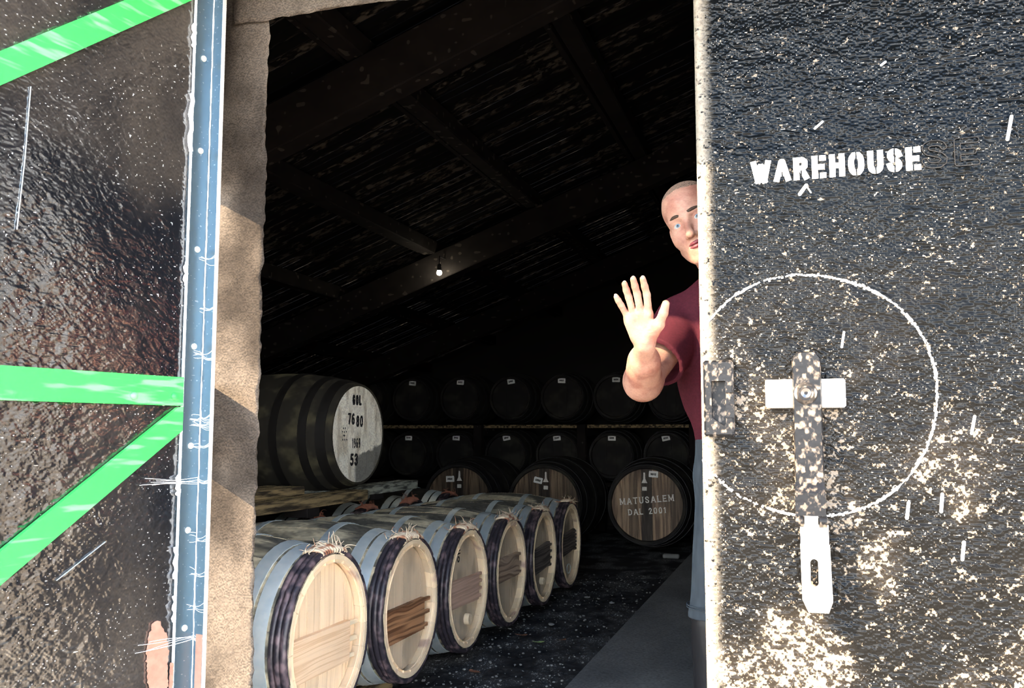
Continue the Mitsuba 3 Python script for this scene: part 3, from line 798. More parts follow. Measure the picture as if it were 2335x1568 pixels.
for k in range(6):
    key = thing('barrel', DESC[k], 'barrel', 'oak barrels in the front row')
    pl = T().translate([ROW_X, ROW_Y[k], ROW_Z[k]]).rotate([1, 0, 0], [0, 4, -6, 8, 0, 5][k])
    pl = T().translate([ROW_X, ROW_Y[k], ROW_Z[k]])
    barrique(key, pl, k, **SPEC[k])
    if k == 2:
        marks = [Point(0, -.03).buffer(.014).difference(Point(0, -.03).buffer(.008)), sbox(-.022, -.008, .022, -.002), sbox(-.022, .006, .022, .011), LineString([(-.016, .022), (-.008, .034), (0, .028), (.010, .036), (.016, .024)]).buffer(.003)]
        for g in marks:
            m = extrude(affinity.translate(g, -.045, .165), .001); m.vertices = np.stack([m.vertices[:, 2] - .0388, m.vertices[:, 0], m.vertices[:, 1]], 1)
            put('stamp_mark', m, 'ink', key, place=pl, label='black stamped mark on the head')
    if k == 5:
        a = np.linspace(0, 2 * np.pi, 28)
        put('wire_ring', tube(np.stack([-.036 + .004 * np.cos(a), .06 + .034 * np.cos(a), -.17 + .03 * np.sin(a)], 1), .0028, 6), 'galvanised', key, smooth=True, place=pl, label='thin metal ring handle on the head')
# rails under the row
for k, (x, y0, y1, zt) in enumerate(((-1.70, 2.56, 3.62, .052), (-2.24, 2.56, 3.62, .052))):
    r = thing('barrel_rail', ['weathered wooden rail under the heads of the nearest barrels', 'weathered wooden rail under the rear ends of the nearest barrels'][k], 'wooden rail')
    put('timber', cbox(x - .045, x + .045, y0, y1, -.02, zt, .005), 'beam_brown', r)

# second row, standing behind the first
ROW2 = [(3.12, .335), (3.79, .335), (4.46, .335), (5.13, .335), (5.80, .335), (6.47, .335)]
NTH = ['first', 'second', 'third', 'fourth', 'fifth', 'sixth', 'seventh', 'eighth']
shell = None
rr_ = np.random.default_rng(5)
body = lathe([(0, RC - TH), (0, RC)] + [(-BL * t, RAD(-BL * t)) for t in np.linspace(.06, .94, 14)] + [(-BL, RC), (-BL, RC - TH), (-BL + .05, RC - TH), (-BL + .05, .001)], 44)
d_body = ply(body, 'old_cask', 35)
d_head = [ply(m, 'old_cask') for m in head_boards(RC - TH + .002, np.linspace(-.26, .26, 7), -.058, .018)]
d_hoops = [ply(hoop_mesh(BL, RAD, *s), 'galvanised', 30) for s in ((-.070, -.113), (-.124, -.168), (-.285, -.318), (-BL + .318, -BL + .285), (-BL + .113, -BL + .070))]
d_whoops = [ply(ring_tube(x, RC + .011, .0115, 60 + j), 'wood_hoop', True) for j, x in enumerate((-.010, -.031, -.052))]
d_os = [ply(osier(RC, math.pi / 2, .3, 90 + j, frayed=18), 'osier_red', True) for j in range(2)]
for k, (y, z) in enumerate(ROW2):
    key = thing('dusty_barrel', f'dusty barrel with reddish willow binding, {NTH[k]} from the doorway behind the front row', 'barrel', 'dusty barrels behind the front row')
    pl = T().translate([-2.50, y, z]).rotate([1, 0, 0], 10 * math.sin(k * 2.1))
    put('body', d_body, None, key, place=pl)
    for d in d_head: put('head_board', d, None, key, place=pl)
    for d in d_hoops: put('iron_hoop', d, None, key, place=pl, label='galvanised iron hoop')
    for d in d_whoops: put('wooden_hoop', d, None, key, place=pl, label='dark split-wood hoop')
    put('osier_binding', d_os[k % 2], None, key, place=pl, label='reddish willow binding')

# beams that carry the pale-headed cask
for k, (x0, x1, y0, y1, z0, z1, m, lab) in enumerate((
        (-2.435, -2.295, 2.75, 4.66, .692, .747, 'beam_brown', 'brown wooden beam ending under the pale cask, nearest the doorway'),
        (-2.585, -2.445, 3.9, 5.70, .694, .748, 'beam_grey', 'grey wooden beam reaching farthest right under the pale cask'),
        (-3.10, -2.96, 2.8, 5.5, .662, .716, 'beam_brown', 'brown wooden beam under the far end of the pale cask'))):
    b = thing('beam', lab, 'wooden beam')
    put('timber', roughened(cbox(x0, x1, y0, y1, z0, z1, .004), .05, .0015, 20, k), m, b, smooth=35)
for k, (x0, x1, y, zb, zt) in enumerate(((-2.43, -2.30, 3.42, .672, .692), (-2.43, -2.30, 4.075, .646, .692), (-2.488, -2.45, 5.13, .66, .694), (-2.488, -2.45, 4.46, .66, .694))):
    b = thing('packing_block', f'wooden packing block under the cask beams, {NTH[k]} from the doorway', 'wooden block')
    put('timber', cbox(x0, x1, y - .06, y + .06, zb, zt, .004), 'timber', b)
b = thing('wooden_chock', 'flat brown chock lying on the beam against the pale cask', 'wooden chock')
put('timber', cbox(-2.62, -2.40, 3.55, 4.16, .748, .79, .004), 'beam_brown', b)

# the cask with the whitewashed head
key = thing('pale_headed_cask', 'large old cask with a whitewashed stencilled head, lying on beams', 'cask')
GL_, GRC, GRB = 0.95, 0.272, 0.338
GR = radius(GL_, GRC, GRB)
gp = T().translate([-2.30, 4.545, 1.052]).rotate([0, 0, 1], -4)
gb = lathe([(-.02, GRC - .03), (0, GRC - .012), (0, GRC)] + [(-GL_ * t, GR(-GL_ * t)) for t in np.linspace(.05, .95, 16)] + [(-GL_, GRC), (-GL_, GRC - .02), (-GL_ + .04, GRC - .03), (-GL_ + .04, .001)], 56)
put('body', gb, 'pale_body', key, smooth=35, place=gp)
for m in head_boards(GRC - .0125, [-.3, -.17, -.075, .018, .105, .19, .3], -.016, .0150):
    put('head_board', m, 'pale_head', key, place=gp)
for s in ((-.035, -.085), (-.135, -.18), (-.30, -.345), (-GL_ + .345, -GL_ + .30), (-GL_ + .18, -GL_ + .135), (-GL_ + .085, -GL_ + .035)):
    put('iron_hoop', hoop_mesh(GL_, GR, *s, th=.004, n=56), 'rust_hoop', key, smooth=30, place=gp, label='dark rusty hoop')
for txt, yc, zc, h, w, sx in (('GOL', -.022, .155, .056, .24, .40), ('76', -.078, .050, .062, .2, .55), ('80', .008, .038, .062, .2, .55), ('1969', -.024, -.076, .054, .13, .36), ('53', -.044, -.170, .066, .2, .58)):
    for ch, g in letters(txt, h, w=w, gap=.09, sx=sx, stencil=False):
        tot = letters(txt, h, w=w, gap=.09, sx=sx, stencil=False)
        xa = tot[0][1].bounds[0]; xb = tot[-1][1].bounds[2]
        m = extrude(affinity.translate(g, yc - (xa + xb) / 2, zc), .0012)
        m.vertices = np.stack([m.vertices[:, 2] - .0015, m.vertices[:, 0], m.vertices[:, 1]], 1)
        put('stencil_letter', m, 'ink', key, place=gp, label=f'black stencilled {ch}')
dots = []
for y, z in ((-.155, .03), (-.135, .03), (-.165, .012), (-.145, .01), (-.125, .012), (-.15, -.008), (-.16, -.03), (-.14, -.03), (-.12, -.03), (-.142, -.01)):
    m = trimesh.creation.icosphere(1, .0048); m.vertices = m.vertices * [.3, 1, 1] + [-.001, y, z]; dots.append(m)
put('dot_mark', cat(dots), 'ink', key, place=gp, label='small cluster of black dots', kind='stuff')

# ------------------------------------------------------------------ butts at the back
QL, QRC, QRB = 1.18, 0.335, 0.405
QR = radius(QL, QRC, QRB)
qb = lathe([(-.05, QRC - .036), (-.002, QRC - .022), (0, QRC)] + [(-QL * t, QR(-QL * t)) for t in np.linspace(.05, .95, 18)] + [(-QL, QRC), (-QL, QRC - .03), (-QL + .05, QRC - .03), (-QL + .05, .001)], 60)
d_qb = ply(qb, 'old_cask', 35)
d_qh = [ply(hoop_mesh(QL, QR, *s, th=.004, n=60), 'old_hoop', 30) for s in ((-.02, -.08), (-.13, -.18), (-.36, -.41), (-QL + .41, -QL + .36), (-QL + .08, -QL + .02))]
tag_poly = sbox(-.036, -.023, .036, .023).buffer(.004, 3)
tag_m = extrude(tag_poly, .003); tag_m.vertices = np.stack([tag_m.vertices[:, 2], tag_m.vertices[:, 0], tag_m.vertices[:, 1]], 1)
d_tag = ply(tag_m, 'label_white')
pr = [extrude(sbox(-.024 + .0125 * i, -.009, -.024 + .0125 * i + .0085, .009), .0012) for i in range(4)]
for m in pr: m.vertices = np.stack([m.vertices[:, 2] + .0028, m.vertices[:, 0], m.vertices[:, 1]], 1)
d_print = ply(cat(pr), 'ink')


def lettering(key, pl, txt, yc, zc, h, w, sx, matn, x, serif=False, slope=0.0, gap=.16):
    tot = letters(txt, h, w=w, gap=gap, sx=sx, stencil=False, serif=serif)
    xa = tot[0][1].bounds[0]; xb = tot[-1][1].bounds[2]
    for ch, g in tot:
        g = affinity.rotate(affinity.translate(g, yc - (xa + xb) / 2, zc), slope, origin=(yc, zc))
        m = extrude(g, .0012)
        m.vertices = np.stack([m.vertices[:, 2] + x, m.vertices[:, 0], m.vertices[:, 1]], 1)
        put('painted_letter', m, matn, key, place=pl, label=f'white painted {ch}')


def bottle(key, pl, y, z, x, s=1.0):
    """A little white painted bottle with a pale label, as on the butts' heads."""
    neck = Polygon([(-.007, 0), (.007, 0), (.009, .02), (.022, .045), (.022, .052), (-.022, .052), (-.022, .045), (-.009, .02)])
    neck = Polygon([(-.007, .11), (.007, .11), (.009, .055), (.020, .032), (.026, .02), (-.026, .02), (-.020, .032), (-.009, .055)])
    lab = sbox(-.020, -.045, .020, -.012)
    foot = LineString([(-.03, .015), (-.04, .018)]).buffer(.004)
    for n, g, lb in (('painted_bottle', neck, 'white painted bottle neck'), ('painted_bottle', lab, 'white painted bottle label')):
        m = extrude(affinity.translate(affinity.scale(g, s, s, origin=(0, 0)), y, z), .0012)
        m.vertices = np.stack([m.vertices[:, 2] + x, m.vertices[:, 0], m.vertices[:, 1]], 1)
        put(n, m, 'stencil_white', key, place=pl, label=lb)


BUTT = [(-3.035, .44, 1.12, .45), (-2.215, .44, .95, .5), (-1.30, .445, 1.0, 1.0), (-0.42, .44, 1.05, .6)]
BLAB = ['big dark butt at the back, leftmost, half hidden behind the barrels', 'big dark butt with tilted white tag, just left of the white lettered butt',
        'big brown-headed butt with white lettering, standing clear at the back', 'big dark butt beyond the lettered one, behind the person']
for k, (x, z, t0, tone) in enumerate(BUTT):
    key = thing('butt', BLAB[k], 'cask', 'butts along the back')
    pl = T().translate([x, 8.0, z]).rotate([0, 0, 1], -90)
    # local +x looks at the viewer (world -y), local +y is world -x... mirrored below so that writing reads left to right
    pl = T().translate([x, 8.0, z]) @ T([[0, 1, 0, 0], [-1, 0, 0, 0], [0, 0, 1, 0], [0, 0, 0, 1]])
    put('body', d_qb, None, key, place=pl)
    for d in d_qh: put('iron_hoop', d, None, key, place=pl, label='dark hoop')
    r = np.random.default_rng(200 + k)
    cuts = [-.4, -.20, -.155, -.085, -.058 + .005 * k, .045, .14, .20, .4]
    tones = [.95, .75, .45, .8, .02, .95, .8, .35]
    for j, m in enumerate(head_boards(QRC - .024, cuts, -.048, .022)):
        put('head_board', m, 'butt_head', key, place=pl, uv=np.stack([np.full(len(m.vertices), tones[j] * tone * r.uniform(.9, 1.05)), np.zeros(len(m.vertices))], 1))
    ty = (-.085, -.06, .06, 0)[k]
    pt = pl @ T().translate([-.026, ty, .262 if k == 2 else .20]).rotate([1, 0, 0], (2, -12, -4, 0)[k])
    tk = put('tag', d_tag, None, key, place=pt, label='white paper tag')
    put('print', d_print, None, tk, place=pt)
    bottle(key, pl, (.005, .01, -.02, 0)[k], .165, -.0262)
    if k == 2:
        lettering(key, pl, 'MATUSALEM', .0, .015, .056, .16, .72, 'stencil_white', -.0262, True, 5.5, gap=.26)
        lettering(key, pl, 'DAL 2001', .0, -.080, .052, .16, .70, 'stencil_white', -.0262, True, 5.0, gap=.26)
wd = thing('stone_wedge', 'small pale wedge lying on the floor right of the lettered butt', 'wedge')
put('block', cbox(-1.17, -1.03, 8.30 - .3, 8.06, .0, .035, .008), 'pebble', wd)
for k, x in enumerate((-1.72,)):
    pass

# ------------------------------------------------------------------ casks on the rack behind
HL, HRC, HRB = 0.86, 0.222, 0.278
HR = radius(HL, HRC, HRB)
hb = lathe([(-.04, .001), (-.04, HRC - .024), (-.002, HRC - .016), (0, HRC)] + [(-HL * t, HR(-HL * t)) for t in np.linspace(.06, .94, 12)] + [(-HL, HRC), (-HL, .001)], 44)
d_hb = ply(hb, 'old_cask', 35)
d_hh = [ply(hoop_mesh(HL, HR, *s, th=.003, n=44), 'old_hoop', 30) for s in ((-.015, -.055), (-.12, -.155), (-.27, -.30))]
d_hhead = [ply(m, 'old_cask') for m in head_boards(HRC - .02, np.linspace(-.24, .24, 6), -.042, .012)]
rows = (('upper', 1.432, [-4.64, -4.07, -3.505, -2.94, -2.375, -1.815, -1.25, -.69, -.12], .177), ('lower', .835, [-4.67, -4.11, -3.55, -2.99, -2.43, -1.865, -1.30, -.74, -.17], .178))
for nm, z, xs, tz in rows:
    for k, x in enumerate(xs):
        key = thing('rack_cask', f'dark white-tagged cask, {(NTH + ["ninth"])[k]} from the left in the {nm} rack row', 'cask', f'dark casks in the {nm} row of the rack')
        pl = T().translate([x, 9.28, z]) @ T([[0, 1, 0, 0], [-1, 0, 0, 0], [0, 0, 1, 0], [0, 0, 0, 1]])
        put('body', d_hb, None, key, place=pl)
        for d in d_hh: put('iron_hoop', d, None, key, place=pl)
        for d in d_hhead: put('head_board', d, None, key, place=pl)
        pt = pl @ T().translate([-.031, .012 * math.sin(k * 3), tz]).rotate([1, 0, 0], (8, -6, -5, 9, -3, -2, 6, 0, 4)[k] if nm == 'upper' else (0, 0, -4, 12, 6, 0, 12, 3, 0)[k])
        tk = put('tag', d_tag, None, key, place=pt, label='white paper tag')
        put('print', d_print, None, tk, place=pt)
for z, rn in ((1.15, 'upper'), (.553, 'lower')):
    for y, fn in ((9.38, 'front'), (9.98, 'rear')):
        rk = thing('rack_rail', f'long {fn} timber rail under the {rn} row of dark casks', 'rack rail')
        put('timber', cbox(-5.2, .35, y - .05, y + .05, z - .035, z, .004), 'beam_brown' if z > 1 and y < 9.5 else 'timber', rk)
for i, x in enumerate((-5.05, -3.27, -2.15, -1.02, .14)):
    for y, fn in ((9.23, 'front'), (10.19, 'rear')):
        rk = thing('rack_post', f'dark timber {fn} post of the cask rack, {NTH[i]} from the left', 'rack post')
        put('timber', cbox(x - .045, x + .045, y - .045, y + .045, -.02, 1.15, .004), 'timber', rk)
    for z, rn in ((1.115, 'upper'), (.518, 'lower')):
        rk = thing('rack_bearer', f'dark cross bearer of the {rn} rack level, {NTH[i]} from the left', 'rack bearer')
        put('timber', cbox(x - .04, x + .04, 9.275, 10.145, z - .08, z, .003), 'timber', rk)

# ------------------------------------------------------------------ small lit bulb on the second rafter
lp = thing('light_bulb', 'small lit bulb hanging from the rafter', 'light bulb')
bz, bx, by = 2.30, -2.66, 6.58
put('cord', tube([(bx, by, bz + .05), (bx, by + .0, ROOF(bx) - .1), (bx, by + .12, ROOF(bx) - .1)], .004, 6), 'ink', lp)
put('holder', TM(lathe([(0, .0001), (0, .018), (.05, .014), (.05, .0001)], 16)).apply_transform(np.array([[0, 0, 1, bx], [0, 1, 0, by], [1, 0, 0, bz + .018], [0, 0, 0, 1.0]])), 'ink', lp, smooth=30)
gl = trimesh.creation.icosphere(2, .022); gl.apply_translation([bx, by, bz])
scene[numbered(lp + '__globe')] = {**ply(gl, None, True), 'emitter': {'type': 'area', 'radiance': rgb(9.0, 8.0, 6.0)}}

# ------------------------------------------------------------------ litter on the floor


def leaf_litter(n, lab, catg, x, y, z, s, ang, matn, seed, tilt=(0, 0)):
    r = np.random.default_rng(seed)
    u, v = np.meshgrid(np.linspace(-1, 1, 9), np.linspace(-1, 1, 7), indexing='ij')
    w = np.sqrt(np.clip(1 - u ** 2, 0, 1)) * (.55 + .1 * np.sin(9 * u))
    P = np.stack([u, v * w, .18 * u ** 2 + .22 * (v * w) ** 2 + .1 * meshkit.noise(np.stack([u * 2, v * 2, u * 0 + seed], -1), seed)], -1)
    top = grid_mesh(P * s)
    bot = grid_mesh((P * s - [0, 0, .0012])[::-1])
    m = cat([top, bot])
    k = thing(n, lab, catg)
    pl = T().translate([x, y, z]).rotate([0, 0, 1], ang).rotate([1, 0, 0], tilt[0]).rotate([0, 1, 0], tilt[1])
    put('blade', m, matn, k, smooth=True, place=pl)
    put('stalk', tube([(-s * .9, 0, s * .15), (-s * 1.3, .002, s * .25), (-s * 1.6, .006, s * .3)], .0012, 5), matn, k, place=pl)


leaf_litter('fallen_leaf', 'green leaf caught in the rim of the third barrel', 'leaf', -1.507, 4.00, .119, .027, 80, 'leaf_green', 1, (0, 10))
leaf_litter('fallen_leaf', 'small green leaf on the dirt by the fourth barrel', 'leaf', -1.30, 4.61, .002, .024, 30, 'leaf_green', 2)
leaf_litter('fallen_leaf', 'curled brown leaf on the dirt in front of the second barrel', 'leaf', -1.42, 3.96, .002, .030, 150, 'leaf_brown', 3)
leaf_litter('fallen_leaf', 'dark brown leaf on the dirt below the fourth barrel', 'leaf', -1.43, 4.74, .002, .026, 20, 'leaf_brown', 4)
leaf_litter('fallen_leaf', 'small brown leaf on the dirt, farthest to the right of the barrels', 'leaf', -1.20, 4.70, .002, .018, 70, 'leaf_brown', 6)
for k, (x, y, lab) in enumerate(((-1.36, 5.05, 'pale wood chip beside the fifth barrel'), (-1.17, 5.80, 'pale pebble chip near the concrete edge by the sixth barrel'), (-1.36, 5.95, 'pale chip below the sixth barrel'))):
    key = thing('wood_chip', lab, 'chip')
    m = trimesh.creation.icosphere(1, .02); m.vertices = m.vertices * RNG.uniform(.6, 1.2, (len(m.vertices), 1)) * [1, .6, .35] + [x, y, .004]
    put('chip', m, 'pebble', key, smooth=40)
# ------------------------------------------------------------------ the person behind the door
mat('skin', lambda p, n, uv: mix(C3((0.44, 0.245, 0.18)), C3((0.34, 0.15, 0.11)), smoothstep(0.35, 0.75, fbm(p.x * 28, p.y * 28, p.z * 28, 3))) * (0.9 + 0.2 * noise(p.x * 300, p.y * 300, p.z * 300)), rough=0.5, spec=0.35,
    bump=lambda p, n, uv: noise(p.x * 420, p.y * 420, p.z * 420) + 2 * noise(p.x * 120, p.y * 120, p.z * 260), bscale=0.0003)
mat('stubble', lambda p, n, uv: mix(C3((0.26, 0.165, 0.12)), C3((0.10, 0.065, 0.045)), smoothstep(0.4, 0.7, noise(p.x * 500, p.y * 500, p.z * 500))), rough=0.8)
mat('brow_hair', (0.05, 0.028, 0.018), rough=0.8)
mat('lip', (0.22, 0.05, 0.06), rough=0.45)
mat('eye_white', (0.4, 0.385, 0.36), rough=0.15)
mat('iris', (0.10, 0.17, 0.24), rough=0.2)
mat('pupil', (0.006, 0.006, 0.006), rough=0.1)
mat('nail', (0.75, 0.5, 0.42), rough=0.3)
mat('shirt_red', lambda p, n, uv: mix(C3((0.075, 0.0025, 0.014)), C3((0.045, 0.0015, 0.008)), fbm(p.x * 200, p.y * 200, p.z * 200, 2)), rough=0.9, sheen=0.4)
mat('denim', lambda p, n, uv: mix(C3((0.022, 0.031, 0.042)), C3((0.055, 0.070, 0.086)), fbm(p.x * 60, p.y * 60, p.z * 18, 3)), rough=0.9)
mat('rubber', (0.010, 0.011, 0.014), rough=0.45)


def cap(p, a, b, ra, rb=None):
    a, b = np.asarray(a, float), np.asarray(b, float)
    rb = ra if rb is None else rb
    d = b - a
    t = np.clip(((p - a) @ d) / (d @ d), 0, 1)
    return np.linalg.norm(p - a - t[:, None] * d, axis=1) - (ra + (rb - ra) * t)


def ell(p, c, r):
    q = (p - np.asarray(c, float)) / np.asarray(r, float)
    k = np.linalg.norm(q, axis=1)
    g = np.linalg.norm(q / np.asarray(r, float), axis=1) + 1e-9
    return k * (k - 1) / g


def smin(a, b, k):
    h = np.clip(0.5 + 0.5 * (b - a) / k, 0, 1)
    return b + (a - b) * h - k * h * (1 - h)


def smax(a, b, k):
    return -smin(-a, -b, k)


def nets(f, lo, hi, h, block=12):
    """The zero surface of f as a mesh (surface nets); blocks far from the surface are not sampled finely."""
    lo, hi = np.asarray(lo, float), np.asarray(hi, float)
    n = (np.ceil((hi - lo) / h / block).astype(int)) * block
    D = np.full(n + 1, 1.0)
    nb = n // block
    bi = np.stack(np.meshgrid(*[np.arange(k) for k in nb], indexing='ij'), -1).reshape(-1, 3)
    c = lo + (bi + 0.5) * block * h
    dc = f(c)
    for b, d in zip(bi, dc):
        s = tuple(slice(x * block, x * block + block + 1) for x in b)
        if abs(d) > block * h * 1.05 + 0.012:
            D[s] = np.where(np.abs(D[s]) < .9, D[s], d)
            continue
        ax = [lo[k] + (b[k] * block + np.arange(block + 1)) * h for k in range(3)]
        P = np.stack(np.meshgrid(*ax, indexing='ij'), -1).reshape(-1, 3)
        D[s] = f(P).reshape((block + 1,) * 3)
    N = D.shape
    ins = D < 0
    cs = [ins[i:N[0] - 1 + i, j:N[1] - 1 + j, k:N[2] - 1 + k] for i in (0, 1) for j in (0, 1) for k in (0, 1)]
    tot = sum(x.astype(int) for x in cs)
    act = (tot > 0) & (tot < 8)
    idx = np.argwhere(act)
    ids = np.full(act.shape, -1); ids[act] = np.arange(len(idx))
    acc, cnt = np.zeros((len(idx), 3)), np.zeros(len(idx))
    off = np.array([[i, j, k] for i in (0, 1) for j in (0, 1) for k in (0, 1)])
    for a in range(8):
        for b in range(a + 1, 8):
            if np.abs(off[a] - off[b]).sum() != 1:
                continue
            pa, pb = idx + off[a], idx + off[b]
            da, db = D[tuple(pa.T)], D[tuple(pb.T)]
            m = (da < 0) != (db < 0)
            t = np.where(m, da / np.where(m, da - db, 1), 0)
            acc[m] += (pa + t[:, None] * (pb - pa))[m]; cnt += m
    V = lo + h * acc / cnt[:, None]
    F = []
    for ax in range(3):
        u, w = [(1, 2), (2, 0), (0, 1)][ax]
        sl0 = [slice(1, N[k] - 1) for k in range(3)]; sl0[ax] = slice(0, N[ax] - 1)
        sl1 = list(sl0); sl1[ax] = slice(1, N[ax])
        ch = np.argwhere(ins[tuple(sl0)] != ins[tuple(sl1)])
        base = ch + np.array([0 if k == ax else 1 for k in range(3)])
        flip = ins[tuple(base.T)]
        du, dw = np.eye(3, dtype=int)[u], np.eye(3, dtype=int)[w]
        q = np.stack([ids[tuple((base - a * du - b * dw).T)] for a, b in ((1, 1), (0, 1), (0, 0), (1, 0))], 1)
        q = q[(q >= 0).all(1)] if (q < 0).any() else q
        flip = flip[:len(q)]
        q = np.where(flip[:, None], q, q[:, ::-1])
        F.append(q)
    q = np.vstack(F)
    return trimesh.Trimesh(V, np.vstack([q[:, [0, 1, 2]], q[:, [0, 2, 3]]]), process=False)


# --- head, in its own axes: x to the viewer's right, y out of the face, z up, eyes' midline near the origin
HS = 0.97
HO = np.array([-0.268, 2.566, 1.636])
TILT, HYAW, HPIT = math.radians(21), math.radians(12), math.radians(3)


def rotm(ax, a):
    return trimesh.transformations.rotation_matrix(a, ax)[:3, :3]


HR_ = rotm([0, 1, 0], -TILT) @ rotm([0, 0, 1], -HYAW) @ rotm([1, 0, 0], HPIT) @ np.array([[1, 0, 0], [0, -1, 0], [0, 0, 1.0]])   # columns: local axes in the world
to_head = lambda p: ((p - HO) @ HR_) / HS
from_head = lambda q: HO + (np.asarray(q) * HS) @ HR_.T
EYE = [np.array([s * .0305, .0735, .0]) for s in (-1, 1)]


def skull(q):
    d = ell(q, (0, -.018, .036), (.077, .1, .087))
    d = smin(d, ell(q, (0, .012, .058), (.066, .078, .058)), .03)
    return d


def head_d(q):
    d = skull(q)
    d = smin(d, ell(q, (0, .032, -.03), (.061, .062, .086)), .03)
    for s in (-1, 1):
        d = smin(d, cap(q, (s * .052, -.005, -.062), (s * .014, .066, -.106), .022, .02), .03)
        d = smin(d, ell(q, (s * .040, .058, -.034), (.026, .026, .030)), .02)
        d = smin(d, cap(q, (s * .010, .088, .018), (s * .046, .070, .020), .0085, .007), .014)
    d = smin(d, ell(q, (0, .076, -.108), (.022, .018, .016)), .02)
    d = smin(d, ell(q, (0, .074, -.070), (.032, .022, .026)), .02)
    for e in EYE:
        d = smax(d, -ell(q, e + [0, .028, -.001], (.019, .019, .0125)), .012)
    d = smin(d, cap(q, (0, .086, .006), (0, .113, -.040), .0075, .0105), .012)
    d = smin(d, ell(q, (0, .110, -.043), (.0115, .011, .0095)), .008)
    for s in (-1, 1):
        d = smin(d, ell(q, (s * .0125, .098, -.046), (.0075, .010, .0075)), .006)
        d = smax(d, -ell(q, (s * .0065, .107, -.0525), (.0038, .007, .0045)), .003)
        e = EYE[(s + 1) // 2]
        lid = np.maximum(np.linalg.norm(q - e, axis=1) - .0148, -ell(q, e + [0, .013, -.0008], (.0138, .02, .0054)))
        d = smin(d, lid, .004)
        d = smin(d, np.maximum(ell(q, (s * .079, -.022, -.010), (.009, .021, .032)), -ell(q, (s * .088, -.018, -.008), (.007, .012, .02))), .008)
        d = smax(d, -cap(q, (s * .020, .100, -.052), (s * .032, .088, -.075), .0018), .008)
    d = smax(d, -cap(q, (-.021, .093, -.0715), (.021, .093, -.0715), .0035), .004)
    return d


# --- hand: joints as (x, y, z) in the world for the raised right hand
WR = np.array([-0.382, 2.358, 1.280])
FING = {  # base knuckle, middle joint, end joint, tip
    'little': [(-.419, 2.332, 1.347), (-.434, 2.313, 1.379), (-.4395, 2.305, 1.390), (-.4435, 2.298, 1.399)],
    'ring': [(-.405, 2.33, 1.354), (-.4135, 2.310, 1.398), (-.4175, 2.301, 1.415), (-.4205, 2.293, 1.430)],
    'middle': [(-.386, 2.328, 1.357), (-.391, 2.308, 1.404), (-.3945, 2.297, 1.423), (-.3975, 2.288, 1.440)],
    'index': [(-.366, 2.33, 1.355), (-.367, 2.310, 1.402), (-.3705, 2.300, 1.422), (-.3735, 2.290, 1.440)],
}
FR = {'little': .0080, 'ring': .0090, 'middle': .0094, 'index': .0092}
TH = [(-.371, 2.352, 1.296), (-.341, 2.327, 1.327), (-.3255, 2.309, 1.354), (-.3185, 2.302, 1.376)]


def hand_d(p):
    d = None
    for nme, j in FING.items():
        r = FR[nme]
        a = cap(p, WR + (np.array(j[0]) - WR) * .22, j[0], .0145, .0118)
        d = a if d is None else smin(d, a, .014)
    d = smin(d, cap(p, TH[0], TH[1], .0195, .0145), .016)
    d = smin(d, cap(p, (-.4, 2.342, 1.298), (-.415, 2.326, 1.335), .0165, .0125), .014)
    d = smax(d, -ell(p, (-.388, 2.308, 1.326), (.013, .008, .018)), .012)          # the hollow of the palm
    fd = None
    for nme, j in FING.items():
        r = FR[nme]
        f = smin(smin(cap(p, j[0], j[1], r * 1.08, r), cap(p, j[1], j[2], r, r * .96), .004), cap(p, j[2], j[3], r * .96, r * .86), .004)
        fd = f if fd is None else np.minimum(fd, f)
    d = smin(d, fd, .006)
    t = smin(cap(p, TH[1], TH[2], .0135, .0112), cap(p, TH[2], TH[3], .0115, .0098), .005)
    return smin(d, t, .008)


EL = np.array([-.418, 2.545, 1.196]); SH = np.array([-.338, 2.785, 1.385])


def arm_d(p):
    d = smin(cap(p, WR, EL, .0265, .044), cap(p, WR + (EL - WR) * .45, WR + (EL - WR) * .95, .040, .046), .03)
    d = smin(d, cap(p, EL, SH, .045, .058), .03)
    d = smin(d, cap(p, EL + [-.004, .008, -.008], EL, .034), .03)
    return d


limb_d = lambda p: smin(arm_d(p), hand_d(p), .012)
NB = np.array([-.185, 2.735, 1.49]); PEL = np.array([-.115, 2.835, .96]); CH = np.array([-.145, 2.80, 1.31]); SHL = np.array([.045, 2.83, 1.42])
ELL, WRL = np.array([.12, 2.90, 1.14]), np.array([.105, 2.78, .905])
HIPS, KNEES, ANK = [(-.20, 2.83, .90), (-.03, 2.84, .90)], [(-.262, 2.825, .50), (.06, 2.83, .50)], [(-.272, 2.86, .09), (.09, 2.87, .09)]


def torso(p, o=0.0):
    d = ell(p, CH, (.185 + o, .125 + o, .20 + o))
    d = smin(d, ell(p, (-.135, 2.80, 1.19), (.188 + o, .142 + o, .20 + o)), .08)
    d = smin(d, ell(p, PEL, (.178 + o, .122 + o, .14 + o)), .08)
    d = smin(d, cap(p, SH, NB + [.0, .02, -.045], .058 + o, .075 + o), .06)
    return smin(d, cap(p, SHL, NB + [0, .02, -.045], .058 + o, .075 + o), .06)


def legs(p, o=0.0):
    d = None
    for h, k, a in zip(HIPS, KNEES, ANK):
        x = smin(cap(p, h, k, .092 + o, .060 + o), cap(p, k, a, .056 + o, .040 + o), .03)
        d = x if d is None else smin(d, x, .02)
    return d


def neck_d(p):
    return cap(p, from_head([(0, -.03, -.055)])[0], NB, .056, .064)


def body_d(p):
    d = smin(torso(p), legs(p), .05)
    d = smin(d, neck_d(p), .05)
    d = smin(d, cap(p, SHL, ELL, .056, .043), .03)
    return smin(d, cap(p, ELL, WRL, .042, .027), .03)


